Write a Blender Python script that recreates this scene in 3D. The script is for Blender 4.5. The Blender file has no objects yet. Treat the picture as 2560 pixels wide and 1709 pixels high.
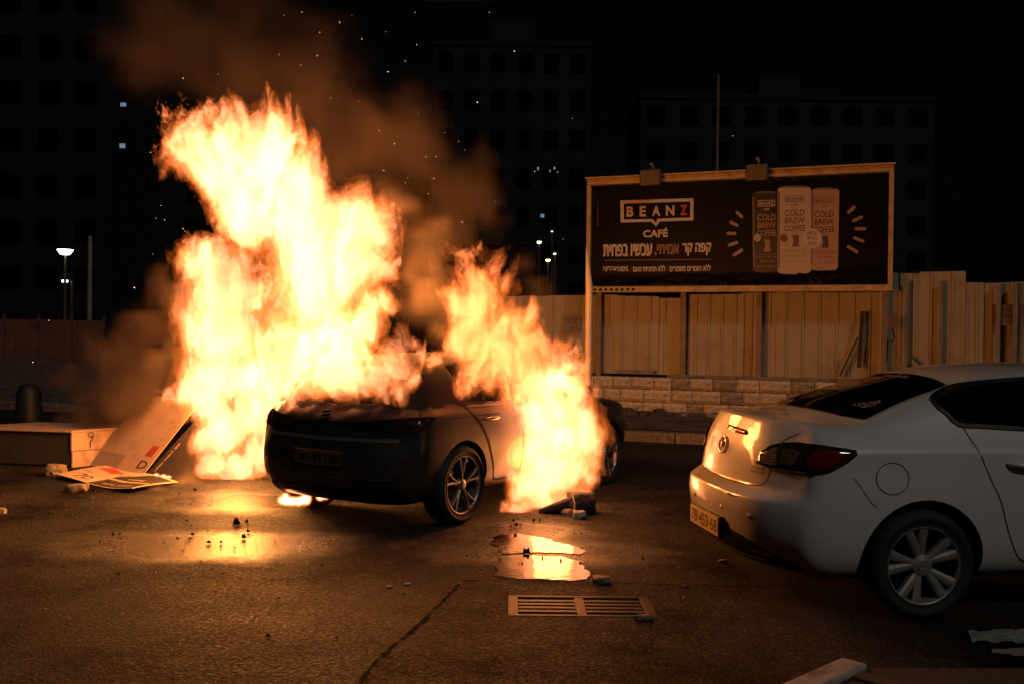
import bpy, bmesh, math, random
import numpy as np
from mathutils import Vector, Matrix, noise as mnoise
from mathutils.bvhtree import BVHTree
random.seed(7)
R = math.radians
scene = bpy.context.scene
COL = scene.collection

# ---------------------------------------------------------------- camera
F = 2489.0; CH = 1.62; PITCH = R(0.564); ROLL = R(0.6)
_f = Vector((0, math.cos(PITCH), -math.sin(PITCH)))
_u0 = Vector((0, math.sin(PITCH), math.cos(PITCH))); _r0 = Vector((1, 0, 0))
_r = math.cos(ROLL) * _r0 + math.sin(ROLL) * _u0
_u = -math.sin(ROLL) * _r0 + math.cos(ROLL) * _u0
cam_data = bpy.data.cameras.new('camera'); cam = bpy.data.objects.new('camera', cam_data); COL.objects.link(cam)
cam_data.sensor_width = 36.0; cam_data.lens = 36.0 * F / 2560.0
cam_data.clip_start = 0.05; cam_data.clip_end = 1000
m = Matrix((_r, _u, -_f)).transposed().to_4x4(); m.translation = (0, 0, CH)
cam.matrix_world = m
scene.camera = cam
CP = Vector((0, 0, CH))
def ray(px, py): return _f + _r * ((px - 1280) / F) - _u * ((py - 854.5) / F)
def gp(px, py, z=0.0):
    d = ray(px, py); t = (z - CH) / d.z; return CP + d * t
def at(px, py, Y):
    d = ray(px, py); return CP + d * (Y / d.y)
K = 2560 / 2349.0            # measurements taken on a 2349 px wide view

# ---------------------------------------------------------------- world, moonless town sky, distant street light
world = bpy.data.worlds.new('World'); scene.world = world; world.use_nodes = True
wn = world.node_tree.nodes; wl = world.node_tree.links
sky = wn.new('ShaderNodeTexSky'); sky.sky_type = 'NISHITA'; sky.sun_disc = False
sky.sun_elevation = R(44); sky.sun_rotation = R(150); sky.dust_density = 4
tint = wn.new('ShaderNodeMix'); tint.data_type = 'RGBA'; tint.blend_type = 'MULTIPLY'; tint.inputs[0].default_value = 1
tint.inputs[7].default_value = (1.0, 0.62, 0.42, 1)
wl.new(sky.outputs[0], tint.inputs[6]); wl.new(tint.outputs[2], wn['Background'].inputs[0])
wn['Background'].inputs[1].default_value = 0.00055
sd = bpy.data.lights.new('sun', 'SUN'); sd.energy = 0.34; sd.angle = R(6); sd.color = (1.0, 0.94, 0.86)
sun = bpy.data.objects.new('sun', sd); COL.objects.link(sun)
sun.rotation_euler = Vector((-0.36, 0.62, -0.70)).to_track_quat('-Z', 'Y').to_euler()
vs = scene.view_settings; vs.view_transform = 'Standard'; vs.look = 'None'; vs.exposure = 0.0; vs.gamma = 1.0
cy = scene.cycles
cy.max_bounces = 6; cy.diffuse_bounces = 2; cy.glossy_bounces = 3; cy.transmission_bounces = 4
cy.volume_bounces = 0; cy.transparent_max_bounces = 160
cy.use_denoising = True; cy.sample_clamp_indirect = 6.0; cy.volume_step_rate = 2.0; cy.volume_max_steps = 128
cy.caustics_reflective = False; cy.caustics_refractive = False

# ---------------------------------------------------------------- materials
MATS = {}
def mat(name, col, rough=0.6, metal=0.0, var=0.15, scale=8.0, bump=0.0, bscale=60.0, coat=0.0, spec=0.5, rvar=0.0, emit=None, estr=0.0, alpha=None, trans=0.0, col2=None, dirt=None, dscale=3.0, dlo=.5, dhi=.7):
    if name in MATS: return MATS[name]
    m = bpy.data.materials.new(name); m.use_nodes = True
    nt = m.node_tree; n = nt.nodes; l = nt.links; b = n['Principled BSDF']
    tc = n.new('ShaderNodeTexCoord')
    b.inputs['Roughness'].default_value = rough; b.inputs['Metallic'].default_value = metal
    b.inputs['Specular IOR Level'].default_value = spec
    b.inputs['Coat Weight'].default_value = coat; b.inputs['Coat Roughness'].default_value = 0.03
    b.inputs['Transmission Weight'].default_value = trans
    nz = n.new('ShaderNodeTexNoise'); nz.inputs['Scale'].default_value = scale; nz.inputs['Detail'].default_value = 5
    l.new(tc.outputs['Object'], nz.inputs['Vector'])
    rp = n.new('ShaderNodeValToRGB'); rp.color_ramp.elements[0].position = .3; rp.color_ramp.elements[1].position = .7
    c = col; c2 = col2 or tuple(min(1, x * (1 + var)) for x in col)
    rp.color_ramp.elements[0].color = tuple(x * (1 - var) for x in c) + (1,); rp.color_ramp.elements[1].color = tuple(c2) + (1,)
    l.new(nz.outputs['Fac'], rp.inputs[0])
    src = rp.outputs[0]
    if dirt:
        n2 = n.new('ShaderNodeTexNoise'); n2.inputs['Scale'].default_value = dscale; n2.inputs['Detail'].default_value = 8; n2.inputs['Roughness'].default_value = .65
        l.new(tc.outputs['Object'], n2.inputs['Vector'])
        mr = n.new('ShaderNodeMapRange'); mr.inputs[1].default_value = dlo; mr.inputs[2].default_value = dhi
        l.new(n2.outputs['Fac'], mr.inputs[0])
        mx = n.new('ShaderNodeMix'); mx.data_type = 'RGBA'; l.new(mr.outputs[0], mx.inputs[0]); l.new(src, mx.inputs[6]); mx.inputs[7].default_value = tuple(dirt) + (1,)
        src = mx.outputs[2]
    l.new(src, b.inputs['Base Color'])
    if rvar:
        mr = n.new('ShaderNodeMapRange'); mr.inputs[3].default_value = max(0.02, rough - rvar); mr.inputs[4].default_value = rough + rvar
        l.new(nz.outputs['Fac'], mr.inputs[0]); l.new(mr.outputs[0], b.inputs['Roughness'])
    if bump:
        nb = n.new('ShaderNodeTexNoise'); nb.inputs['Scale'].default_value = bscale; nb.inputs['Detail'].default_value = 4
        l.new(tc.outputs['Object'], nb.inputs['Vector'])
        bp = n.new('ShaderNodeBump'); bp.inputs['Strength'].default_value = 1.0; bp.inputs['Distance'].default_value = bump
        l.new(nb.outputs['Fac'], bp.inputs['Height']); l.new(bp.outputs[0], b.inputs['Normal'])
    if emit:
        b.inputs['Emission Color'].default_value = tuple(emit) + (1,); b.inputs['Emission Strength'].default_value = estr
    MATS[name] = m
    return m

# ---------------------------------------------------------------- object helpers
def link(o, parent=None):
    COL.objects.link(o)
    if parent: o.parent = parent
    return o
def mesh(name, verts, faces, mt=None, parent=None, smooth=False, mats=None, fm=None):
    me = bpy.data.meshes.new(name); me.from_pydata([tuple(v) for v in verts], [], [tuple(f) for f in faces]); me.update()
    for x in (mats or ([mt] if mt else [])): me.materials.append(x)
    if fm is not None: me.polygons.foreach_set('material_index', fm)
    if smooth: me.polygons.foreach_set('use_smooth', [True] * len(me.polygons))
    return link(bpy.data.objects.new(name, me), parent)
def bmobj(name, bm, mt=None, parent=None, smooth=False, bevel=0, mats=None):
    bmesh.ops.recalc_face_normals(bm, faces=bm.faces[:])
    if bevel: bmesh.ops.bevel(bm, geom=bm.edges[:], offset=bevel, segments=2, affect='EDGES', profile=.5, clamp_overlap=True)
    me = bpy.data.meshes.new(name); bm.to_mesh(me); bm.free()
    for x in (mats or ([mt] if mt else [])): me.materials.append(x)
    if smooth: me.polygons.foreach_set('use_smooth', [True] * len(me.polygons))
    return link(bpy.data.objects.new(name, me), parent)
def empty(name, loc=(0, 0, 0), rz=0):
    o = bpy.data.objects.new(name, None); o.location = loc; o.rotation_euler = (0, 0, rz); o.empty_display_size = .1
    return link(o)
def tag(o, label=None, cat=None, group=None, kind=None):
    if label: o['label'] = label
    if cat: o['category'] = cat
    if group: o['group'] = group
    if kind: o['kind'] = kind
    return o
def box(bm, lo, hi, M=None):
    x0, y0, z0 = lo; x1, y1, z1 = hi
    vs = [bm.verts.new(p) for p in ((x0,y0,z0),(x1,y0,z0),(x1,y1,z0),(x0,y1,z0),(x0,y0,z1),(x1,y0,z1),(x1,y1,z1),(x0,y1,z1))]
    if M:
        for v in vs: v.co = M @ v.co
    for f in ((0,3,2,1),(4,5,6,7),(0,1,5,4),(1,2,6,5),(2,3,7,6),(3,0,4,7)): bm.faces.new([vs[i] for i in f])
    return vs
def boxobj(name, lo, hi, mt, parent=None, bevel=0, M=None):
    bm = bmesh.new(); box(bm, lo, hi, M); return bmobj(name, bm, mt, parent, bevel=bevel)
def tube(bm, pts, rad, n=8, cap=True):
    pts = [Vector(p) for p in pts]; rings = []
    rr = rad if isinstance(rad, (list, tuple)) else [rad] * len(pts)
    ref = None
    for i, p in enumerate(pts):
        t = (pts[min(i + 1, len(pts) - 1)] - pts[max(i - 1, 0)]).normalized()
        if ref is None: ref = Vector((0, 0, 1)) if abs(t.z) < .9 else Vector((1, 0, 0))
        a = t.cross(ref).normalized(); b = t.cross(a).normalized(); ref = -b if False else ref
        rings.append([bm.verts.new(p + (a * math.cos(2*math.pi*k/n) + b * math.sin(2*math.pi*k/n)) * rr[i]) for k in range(n)])
    for i in range(len(rings) - 1):
        for k in range(n): bm.faces.new((rings[i][k], rings[i][(k+1) % n], rings[i+1][(k+1) % n], rings[i+1][k]))
    if cap:
        bm.faces.new(rings[0][::-1]); bm.faces.new(rings[-1])
    return rings
def lathe(bm, prof, n=32, axis='y', a0=0, a1=2*math.pi):
    """prof: list of (radius, along)"""
    full = abs(a1 - a0 - 2*math.pi) < 1e-6; cnt = n if full else n + 1
    rings = []
    for k in range(cnt):
        a = a0 + (a1 - a0) * k / n; c, s = math.cos(a), math.sin(a)
        if axis == 'y': rings.append([bm.verts.new((r*c, h, r*s)) for r, h in prof])
        else: rings.append([bm.verts.new((r*c, r*s, h)) for r, h in prof])
    for k in range(n):
        A = rings[k]; B = rings[(k+1) % cnt]
        for i in range(len(prof) - 1): bm.faces.new((A[i], B[i], B[i+1], A[i+1]))
def poly_prism(bm, pts2, d0, d1, fn):
    """pts2 outline; fn(u, v, d) -> 3d"""
    a = [bm.verts.new(fn(u, v, d0)) for u, v in pts2]; b = [bm.verts.new(fn(u, v, d1)) for u, v in pts2]
    n = len(pts2)
    bm.faces.new(a[::-1]); bm.faces.new(b)
    for i in range(n): bm.faces.new((a[i], a[(i+1) % n], b[(i+1) % n], b[i]))
_tx = {}
def text_geo(s, bold=0.0, align='CENTER', spacing=1.0):
    """verts/faces of flat text, normalised later"""
    key = (s, bold, spacing)
    if key in _tx: return _tx[key]
    cu = bpy.data.curves.new('t', 'FONT'); cu.body = s; cu.size = 1; cu.offset = bold; cu.resolution_u = 3; cu.space_character = spacing
    cu.fill_mode = 'FRONT'
    o = bpy.data.objects.new('t', cu); COL.objects.link(o)
    dg = bpy.context.evaluated_depsgraph_get(); me = bpy.data.meshes.new_from_object(o.evaluated_get(dg))
    v = [(p.co.x, p.co.y) for p in me.vertices]; f = [tuple(p.vertices) for p in me.polygons]
    bpy.data.objects.remove(o); bpy.data.curves.remove(cu); bpy.data.meshes.remove(me)
    _tx[key] = (v, f); return v, f
def heb(s): return s[::-1]
def text_on(name, s, mt, parent, fn, u0, u1, v0, v1, d=.003, bold=0.0, spacing=1.0, rot=0, fat=0.0):
    """fit text into the box u0..u1, v0..v1 of a surface fn(u, v, d)"""
    v, f = text_geo(s, bold, spacing=spacing)
    if not v: return None
    xs = [p[0] for p in v]; ys = [p[1] for p in v]; x0, x1, y0, y1 = min(xs), max(xs), min(ys), max(ys)
    out = []
    for x, y in v:
        a = (x - x0) / max(1e-6, x1 - x0); b = (y - y0) / max(1e-6, y1 - y0)
        if rot == 90: a, b = 1 - b, a
        out.append(fn(u0 + (u1 - u0) * a, v0 + (v1 - v0) * b, d))
    if fat:                                   # heavier strokes: overlapping sheets a hair apart
        n0 = len(v); base = list(out); fx = (u1-u0)*fat; f = [tuple(f_) for f_ in f]; f0 = list(f)
        for q_, (sx, sy) in enumerate(((-1,0),(1,0),(0,1),(0,-1))):
            off = len(out)
            for x, y in v: out.append(fn(u0+(u1-u0)*(x-x0)/max(1e-6,x1-x0)+sx*fx, v0+(v1-v0)*(y-y0)/max(1e-6,y1-y0)+sy*fx, d+.0002*(q_+1)))
            f += [tuple(i+off for i in t) for t in f0]
    return mesh(name, out, f, mt, parent)
def fbm(p, o=4): return mnoise.fractal(p, 1.0, 2.0, o)
# ================================================================ ground
WETS = [(gp(520*K,1242*K), 1.2, .36), (gp(430*K,1262*K), .9, .34), (gp(600*K,1150*K), 1.3, .5), (gp(1240*K,1265*K), .8, .42), (gp(1190*K,1220*K), .5, .4)]
def asphalt(name, base=(.016,.0138,.012), wet=.5, seed=0):
    m = bpy.data.materials.new(name); m.use_nodes = True
    nt = m.node_tree; n = nt.nodes; l = nt.links; b = n['Principled BSDF']
    tc = n.new('ShaderNodeTexCoord'); mp = n.new('ShaderNodeMapping'); mp.inputs['Location'].default_value = (seed, seed*2, 0)
    l.new(tc.outputs['Object'], mp.inputs[0])
    def noise(s, d=4, r=.55):
        x = n.new('ShaderNodeTexNoise'); x.inputs['Scale'].default_value = s; x.inputs['Detail'].default_value = d; x.inputs['Roughness'].default_value = r
        l.new(mp.outputs[0], x.inputs['Vector']); return x.outputs['Fac']
    def rng(s, a, b_, c, d):
        x = n.new('ShaderNodeMapRange'); l.new(s, x.inputs[0])
        for i, v in enumerate((a, b_, c, d)): x.inputs[i+1].default_value = v
        return x.outputs[0]
    grit = noise(38, 8, .75); big = noise(.55, 6, .6); mid = noise(3.0, 6, .6); fine = noise(160, 2)
    vo = n.new('ShaderNodeTexVoronoi'); vo.inputs['Scale'].default_value = 62; l.new(mp.outputs[0], vo.inputs['Vector'])
    vsep = n.new('ShaderNodeSeparateColor'); l.new(vo.outputs['Color'], vsep.inputs[0])
    cr = n.new('ShaderNodeValToRGB')
    cr.color_ramp.elements[0].color = tuple(x*.14 for x in base)+(1,); cr.color_ramp.elements[1].color = tuple(x*1.9 for x in base)+(1,)
    mul = n.new('ShaderNodeMath'); mul.operation = 'MULTIPLY_ADD'; l.new(mid, mul.inputs[0]); mul.inputs[1].default_value = .75
    st = n.new('ShaderNodeMath'); st.operation = 'MULTIPLY_ADD'; l.new(grit, st.inputs[0]); st.inputs[1].default_value = 2.2; st.inputs[2].default_value = -.8
    l.new(st.outputs[0], mul.inputs[2]); l.new(rng(mul.outputs[0], .35, 1.05, 0, 1), cr.inputs[0])
    # pale worn patches
    wp = n.new('ShaderNodeMix'); wp.data_type = 'RGBA'; l.new(rng(noise(1.3, 8, .7), .56, .72, 0, .35), wp.inputs[0]); l.new(cr.outputs[0], wp.inputs[6]); wp.inputs[7].default_value = (.075,.07,.064,1)
    ag = n.new('ShaderNodeMix'); ag.data_type = 'RGBA'; l.new(rng(vsep.outputs[0], .80, .86, 0, .75), ag.inputs[0]); l.new(wp.outputs[2], ag.inputs[6]); ag.inputs[7].default_value = (.115,.10,.085,1)
    dk_ = n.new('ShaderNodeMix'); dk_.data_type = 'RGBA'; l.new(rng(vsep.outputs[1], .55, .62, 0, .7), dk_.inputs[0]); l.new(ag.outputs[2], dk_.inputs[6]); dk_.inputs[7].default_value = (.006,.006,.006,1)
    bigm = n.new('ShaderNodeMix'); bigm.data_type = 'RGBA'; bigm.blend_type = 'MULTIPLY'; bigm.inputs[0].default_value = 1; l.new(dk_.outputs[2], bigm.inputs[6]); l.new(rng(noise(.9, 7, .7), .34, .66, .25, 1.3), bigm.inputs[7])
    l.new(bigm.outputs[2], b.inputs['Base Color'])
    rr = rng(big, .40, .60, .56 + (1-wet)*.2, .82); radd = n.new('ShaderNodeMath'); radd.operation = 'MULTIPLY_ADD'
    l.new(mid, radd.inputs[0]); radd.inputs[1].default_value = .25; l.new(rr, radd.inputs[2])
    ra2 = n.new('ShaderNodeMath'); ra2.operation = 'ADD'; l.new(radd.outputs[0], ra2.inputs[0]); l.new(rng(grit, .35, .65, -.34, .12), ra2.inputs[1])
    sp = n.new('ShaderNodeSeparateXYZ'); l.new(tc.outputs['Object'], sp.inputs[0]); acc = None
    def mth(op, a, b_=0.0, c=0.0):
        x = n.new('ShaderNodeMath'); x.operation = op
        for i, v in enumerate((a, b_, c)):
            if hasattr(v, 'is_output'): l.new(v, x.inputs[i])
            else: x.inputs[i].default_value = v
        return x.outputs[0]
    wob = noise(2.6, 5, .6)
    for c, rx, ry in WETS:
        dx = mth('MULTIPLY_ADD', sp.outputs[0], 1/rx, -c.x/rx); dy = mth('MULTIPLY_ADD', sp.outputs[1], 1/ry, -c.y/ry)
        d = mth('SUBTRACT', 1.0, mth('SQRT', mth('ADD', mth('MULTIPLY', dx, dx), mth('MULTIPLY', dy, dy))))
        acc = d if acc is None else mth('MAXIMUM', acc, d)
    wm_ = rng(mth('ADD', acc, mth('MULTIPLY_ADD', wob, 1.5, -.75)), -.45, .35, 0, 1)
    rmix = n.new('ShaderNodeMix'); l.new(wm_, rmix.inputs[0]); l.new(ra2.outputs[0], rmix.inputs[2]); rmix.inputs[3].default_value = .27
    l.new(rmix.outputs[0], b.inputs['Roughness'])
    hs = n.new('ShaderNodeMath'); hs.operation = 'MULTIPLY_ADD'; l.new(vo.outputs['Distance'], hs.inputs[0]); hs.inputs[1].default_value = -1.6; l.new(fine, hs.inputs[2])
    h2 = n.new('ShaderNodeMath'); h2.operation = 'MULTIPLY_ADD'; l.new(mid, h2.inputs[0]); h2.inputs[1].default_value = .8; l.new(hs.outputs[0], h2.inputs[2])
    h3 = n.new('ShaderNodeMath'); h3.operation = 'MULTIPLY_ADD'; l.new(grit, h3.inputs[0]); h3.inputs[1].default_value = 2.4; l.new(h2.outputs[0], h3.inputs[2])
    bp = n.new('ShaderNodeBump'); bp.inputs['Strength'].default_value = 1.0; bp.inputs['Distance'].default_value = .022
    l.new(h3.outputs[0], bp.inputs['Height']); l.new(bp.outputs[0], b.inputs['Normal'])
    smx = n.new('ShaderNodeMix'); l.new(wm_, smx.inputs[0]); l.new(rng(noise(1.1, 7, .68), .36, .64, .06, .50), smx.inputs[2]); smx.inputs[3].default_value = .55; l.new(smx.outputs[0], b.inputs['Specular IOR Level'])
    return m
M_ASPH = asphalt('asphalt'); M_ASPH2 = asphalt('asphalt_patch', (.014,.0125,.0115), .3, 5)
M_DARK = mat('black_void', (.004,.004,.004), .9, var=.3)
# drain grate rectangle (a real hole in the road)
gA = gp(1262, 1487); gB = gp(1610, 1493); gC = gp(1630, 1543); gD = gp(1278, 1540)
gx0 = (gA.x + gD.x)/2; gx1 = gx0 + .86; gy0 = (gC.y + gD.y)/2; gy1 = (gA.y + gB.y)/2
S = 400
verts = [(-S,-60,0),(S,-60,0),(S,S,0),(-S,S,0),(gx0,gy0,0),(gx1,gy0,0),(gx1,gy1,0),(gx0,gy1,0)]
ground = mesh('road', verts, [(0,1,5,4),(1,2,6,5),(2,3,7,6),(3,0,4,7)], M_ASPH); tag(ground, kind='structure')
# newer asphalt patch with its ragged tar joint, and the seam running along the gutter
def ground_poly(name, pts, z, mt, kind='structure', parent=None):
    o = mesh(name, [(p.x, p.y, z) for p in pts], [tuple(range(len(pts)))], mt, parent)
    if not parent: tag(o, kind=kind)
    return o
def densify(pts, step=.05, jit=.01, seed=0):
    out = []; rnd = random.Random(seed)
    for a, b in zip(pts[:-1], pts[1:]):
        k = max(1, int((b - a).length / step))
        for i in range(k):
            p = a.lerp(b, i / k); out.append(Vector((p.x + rnd.uniform(-jit, jit), p.y + rnd.uniform(-jit, jit), 0)))
    out.append(pts[-1]); return out
def ribbon(name, pts, w, z, mt, seed=1, wj=.5):
    rnd = random.Random(seed); vs = []; fs = []
    for i, p in enumerate(pts):
        t = (pts[min(i+1, len(pts)-1)] - pts[max(i-1, 0)]); t.z = 0; t.normalize(); nn = Vector((-t.y, t.x, 0))
        ww = w * (1 + rnd.uniform(-wj, wj)); vs += [(p.x + nn.x*ww, p.y + nn.y*ww, z), (p.x - nn.x*ww, p.y - nn.y*ww, z)]
        if i: k = 2*i; fs.append((k-2, k-1, k+1, k))
    o = mesh(name, vs, fs, mt); tag(o, kind='structure'); return o
seam = [gp(x*K, y*K) for x, y in ((805,1600),(850,1530),(905,1480),(960,1435),(1010,1385),(1060,1333))]
seam2 = [gp(x*K, y*K) for x, y in ((1060,1333),(1150,1331),(1260,1335),(1380,1337),(1560,1342),(1900,1352),(2349,1360))]
d1 = densify(seam, .03, .010, 3); d2 = densify(seam2, .08, .008, 4)
near = [Vector((p.x, p.y, 0)) for p in d1 + d2[1:]]
patch_pts = near + [Vector((9, d2[-1].y, 0)), Vector((9, -3, 0)), Vector((d1[0].x - 1.5, -3, 0))]
bm = bmesh.new(); vsn = [bm.verts.new((p.x, p.y, .004)) for p in patch_pts]
hv = [bm.verts.new((x, y, .004)) for x, y in ((gx0-.01,gy0-.01),(gx1+.01,gy0-.01),(gx1+.01,gy1+.01),(gx0-.01,gy1+.01))]
es = [bm.edges.new((vsn[i], vsn[(i+1) % len(vsn)])) for i in range(len(vsn))] + [bm.edges.new((hv[i], hv[(i+1) % 4])) for i in range(4)]
bmesh.ops.triangle_fill(bm, use_beauty=True, edges=es)
ap = bmobj('road_patch', bm, M_ASPH2); tag(ap, kind='structure')
for p in ap.data.polygons:
    if p.normal.z < 0: ap.data.flip_normals(); break
M_TAR = mat('tar_joint', (.004,.004,.004), .95, spec=.05, var=.4, scale=30, bump=.004, bscale=80)
ribbon('tar_joint', d1, .009, .008, M_TAR, 5, .95); ribbon('tar_joint', d2, .006, .008, M_TAR, 6, .8)
# ---- standing water
def water(name):
    m = bpy.data.materials.new(name); m.use_nodes = True; n = m.node_tree.nodes; l = m.node_tree.links; b = n['Principled BSDF']
    b.inputs['Base Color'].default_value = (.012,.010,.008,1); b.inputs['Roughness'].default_value = .03; b.inputs['IOR'].default_value = 1.36
    b.inputs['Specular IOR Level'].default_value = .5
    tc = n.new('ShaderNodeTexCoord'); z = n.new('ShaderNodeTexNoise'); z.inputs['Scale'].default_value = 18; z.inputs['Detail'].default_value = 6
    l.new(tc.outputs['Object'], z.inputs['Vector']); bp = n.new('ShaderNodeBump'); bp.inputs['Distance'].default_value = .0022; bp.inputs['Strength'].default_value = .7
    l.new(z.outputs['Fac'], bp.inputs['Height']); l.new(bp.outputs[0], b.inputs['Normal']); return m
def wetfilm(name, bd=.006):
    m = bpy.data.materials.new(name); m.use_nodes = True; n = m.node_tree.nodes; l = m.node_tree.links; b = n['Principled BSDF']
    b.inputs['Base Color'].default_value = (.02,.018,.016,1); b.inputs['Roughness'].default_value = .16; b.inputs['Specular IOR Level'].default_value = .8
    tc = n.new('ShaderNodeTexCoord'); v = n.new('ShaderNodeTexVoronoi'); v.inputs['Scale'].default_value = 55; l.new(tc.outputs['Object'], v.inputs['Vector'])
    z = n.new('ShaderNodeTexNoise'); z.inputs['Scale'].default_value = 16; z.inputs['Detail'].default_value = 5; l.new(tc.outputs['Object'], z.inputs['Vector'])
    a = n.new('ShaderNodeMath'); a.operation = 'MULTIPLY_ADD'; l.new(v.outputs['Distance'], a.inputs[0]); a.inputs[1].default_value = -.6; l.new(z.outputs['Fac'], a.inputs[2])
    bp = n.new('ShaderNodeBump'); bp.inputs['Distance'].default_value = bd; bp.inputs['Strength'].default_value = .8
    l.new(a.outputs[0], bp.inputs['Height']); l.new(bp.outputs[0], b.inputs['Normal']); return m
M_WATER = water('puddle_water'); M_WET = wetfilm('wet_film')
def blob_outline(pts_px, seed, jit=.032, step=.02, f=5.0):
    pts = [gp(x, y) for x, y in pts_px]; pts.append(pts[0])
    d = densify(pts, step, 0, seed)[:-1]; c = sum(d, Vector()) / len(d); out = []
    for i, p in enumerate(d):
        nn = mnoise.noise(Vector((p.x*22, p.y*14, seed))) * jit + mnoise.noise(Vector((p.x*f, p.y*f, seed+4))) * jit * 1.5
        dirv = (p - c).normalized(); out.append(Vector((p.x + dirv.x*nn, p.y + dirv.y*nn, 0)))
    return out
q = lambda cx, cy: (1200 + cx*.2232, 1250 + cy*.2232)
ground_poly('puddle', blob_outline([q(160,400),q(230,380),q(330,385),q(420,370),q(500,390),q(700,430),q(950,490),q(1110,530),q(1180,575),q(1100,605),q(900,590),q(640,585),q(420,590),q(250,600),q(170,520)], 1), .0045, M_WATER)
ground_poly('puddle', blob_outline([q(190,640),q(400,612),q(640,622),q(900,630),q(1080,665),q(1160,700),q(1110,720),q(1210,790),q(1190,880),q(1050,905),q(800,895),q(500,880),q(200,860),q(120,845),q(170,780)], 2), .0045, M_WATER)
# ---- drain grate
M_IRON = mat('cast_iron', (.075,.05,.035), .55, .4, var=.35, scale=25, bump=.002, bscale=90, rvar=.12)
bm = bmesh.new()
for lo, hi in (((gx0-.005,gy0-.005,-.5),(gx0,gy1+.005,-.002)),((gx1,gy0-.005,-.5),(gx1+.005,gy1+.005,-.002)),((gx0,gy0-.005,-.5),(gx1,gy0,-.002)),((gx0,gy1,-.5),(gx1,gy1+.005,-.002)),((gx0,gy0,-.51),(gx1,gy1,-.5))): box(bm, lo, hi)
pit = bmobj('drain_pit', bm, M_DARK); tag(pit, kind='structure')
grate = empty('drain_grate', ((gx0+gx1)/2, (gy0+gy1)/2, 0)); tag(grate, 'rusty cast iron slotted drain grate set in the road before the puddle', 'drain grate')
GW = gx1-gx0; GD = gy1-gy0
def gbar(nm, x0, y0, x1, y1, z0=-.03, z1=.004): boxobj(nm, (x0,y0,z0), (x1,y1,z1), M_IRON, grate, bevel=.003)
gbar('frame_bar', -GW/2+.002, -GD/2+.002, GW/2-.002, -GD/2+.036, -.05, .006); gbar('frame_bar', -GW/2+.002, GD/2-.036, GW/2-.002, GD/2-.002, -.05, .006)
gbar('frame_bar', -GW/2+.002, -GD/2+.037, -GW/2+.06, GD/2-.037, -.05, .006); gbar('frame_bar', GW/2-.06, -GD/2+.037, GW/2-.002, GD/2-.037, -.05, .006)
gbar('cross_bar', -.028, -GD/2+.037, .028, GD/2-.037)
yy = np.linspace(-GD/2+.037, GD/2-.037, 6)
sl = (yy[1]-yy[0])
for s_ in (-1, 1):
    for k in range(4):
        yc = yy[k+1]; x0, x1 = (.0285, GW/2-.0605) if s_ > 0 else (-GW/2+.0605, -.0285)
        gbar('grate_bar', x0, yc - sl*.29, x1, yc + sl*.29)
# ---- far pavement in front of the wall, with kerb stones
WL0 = at(1471, 700, 19.1); WL1 = at(2235, 700, 17.1)
P0 = Vector((WL0.x, WL0.y, 0)); WD = Vector((WL1.x - WL0.x, WL1.y - WL0.y, 0)).normalized(); WN = Vector((WD.y, -WD.x, 0))   # WN points to the camera
if WN.y > 0: WN = -WN
def wp(u, n=0.0, z=0.0): return P0 + WD*u + WN*n + Vector((0,0,z))
def wall_u(px, py=800, n=0.0):
    d = ray(px, py); A = P0 + WN*n - CP; t = A.dot(WN) / d.dot(WN); h = CP + d*t
    return (h - P0).dot(WD), h.z
M_PAVE = mat('pavement_dirt', (.10,.075,.055), .8, var=.5, scale=6, bump=.02, bscale=14, dirt=(.03,.022,.018), dscale=2.2, dlo=.45, dhi=.62)
M_KERB = mat('kerb_concrete', (.15,.125,.10), .75, var=.3, scale=14, bump=.004, bscale=60, dirt=(.05,.04,.035), dscale=6)
KN = 3.55
bm = bmesh.new(); U0, U1 = -16, 16; nu, nn_ = 64, 10; grid = []
for i in range(nu+1):
    row = []
    for j in range(nn_+1):
        u = U0 + (U1-U0)*i/nu; n_ = .25 + (KN-.28-.25)*j/nn_; z = .145 + .05*(1-j/nn_) + .06*mnoise.noise(Vector((u*1.1, n_*1.3, 2)))*(0 if j in (0, nn_) else 1)
        row.append(bm.verts.new(wp(u, n_, z)))
    grid.append(row)
for i in range(nu):
    for j in range(nn_): bm.faces.new((grid[i][j], grid[i+1][j], grid[i+1][j+1], grid[i][j+1]))
pav = bmobj('pavement', bm, M_PAVE, smooth=True); tag(pav, kind='structure')
kerb = empty('kerb', wp(0, KN)); tag(kerb, kind='structure')
bm = bmesh.new(); box(bm, (-.492, -.14, -.1), (.492, .14, .15)); kb = bmobj('kerb_stone', bm, M_KERB, kerb, bevel=.015)
ang = math.atan2(WD.y, WD.x)
for i in range(-14, 15):
    o = kb if i == -14 else kb.copy()
    if i != -14: COL.objects.link(o); o.parent = kerb
    o.location = WD*(i*1.0) + WN*random.uniform(-.012,.012) + Vector((0,0,random.uniform(-.012,.008))); o.rotation_euler = (random.uniform(-.01,.01), 0, ang + random.uniform(-.006,.006))
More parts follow.
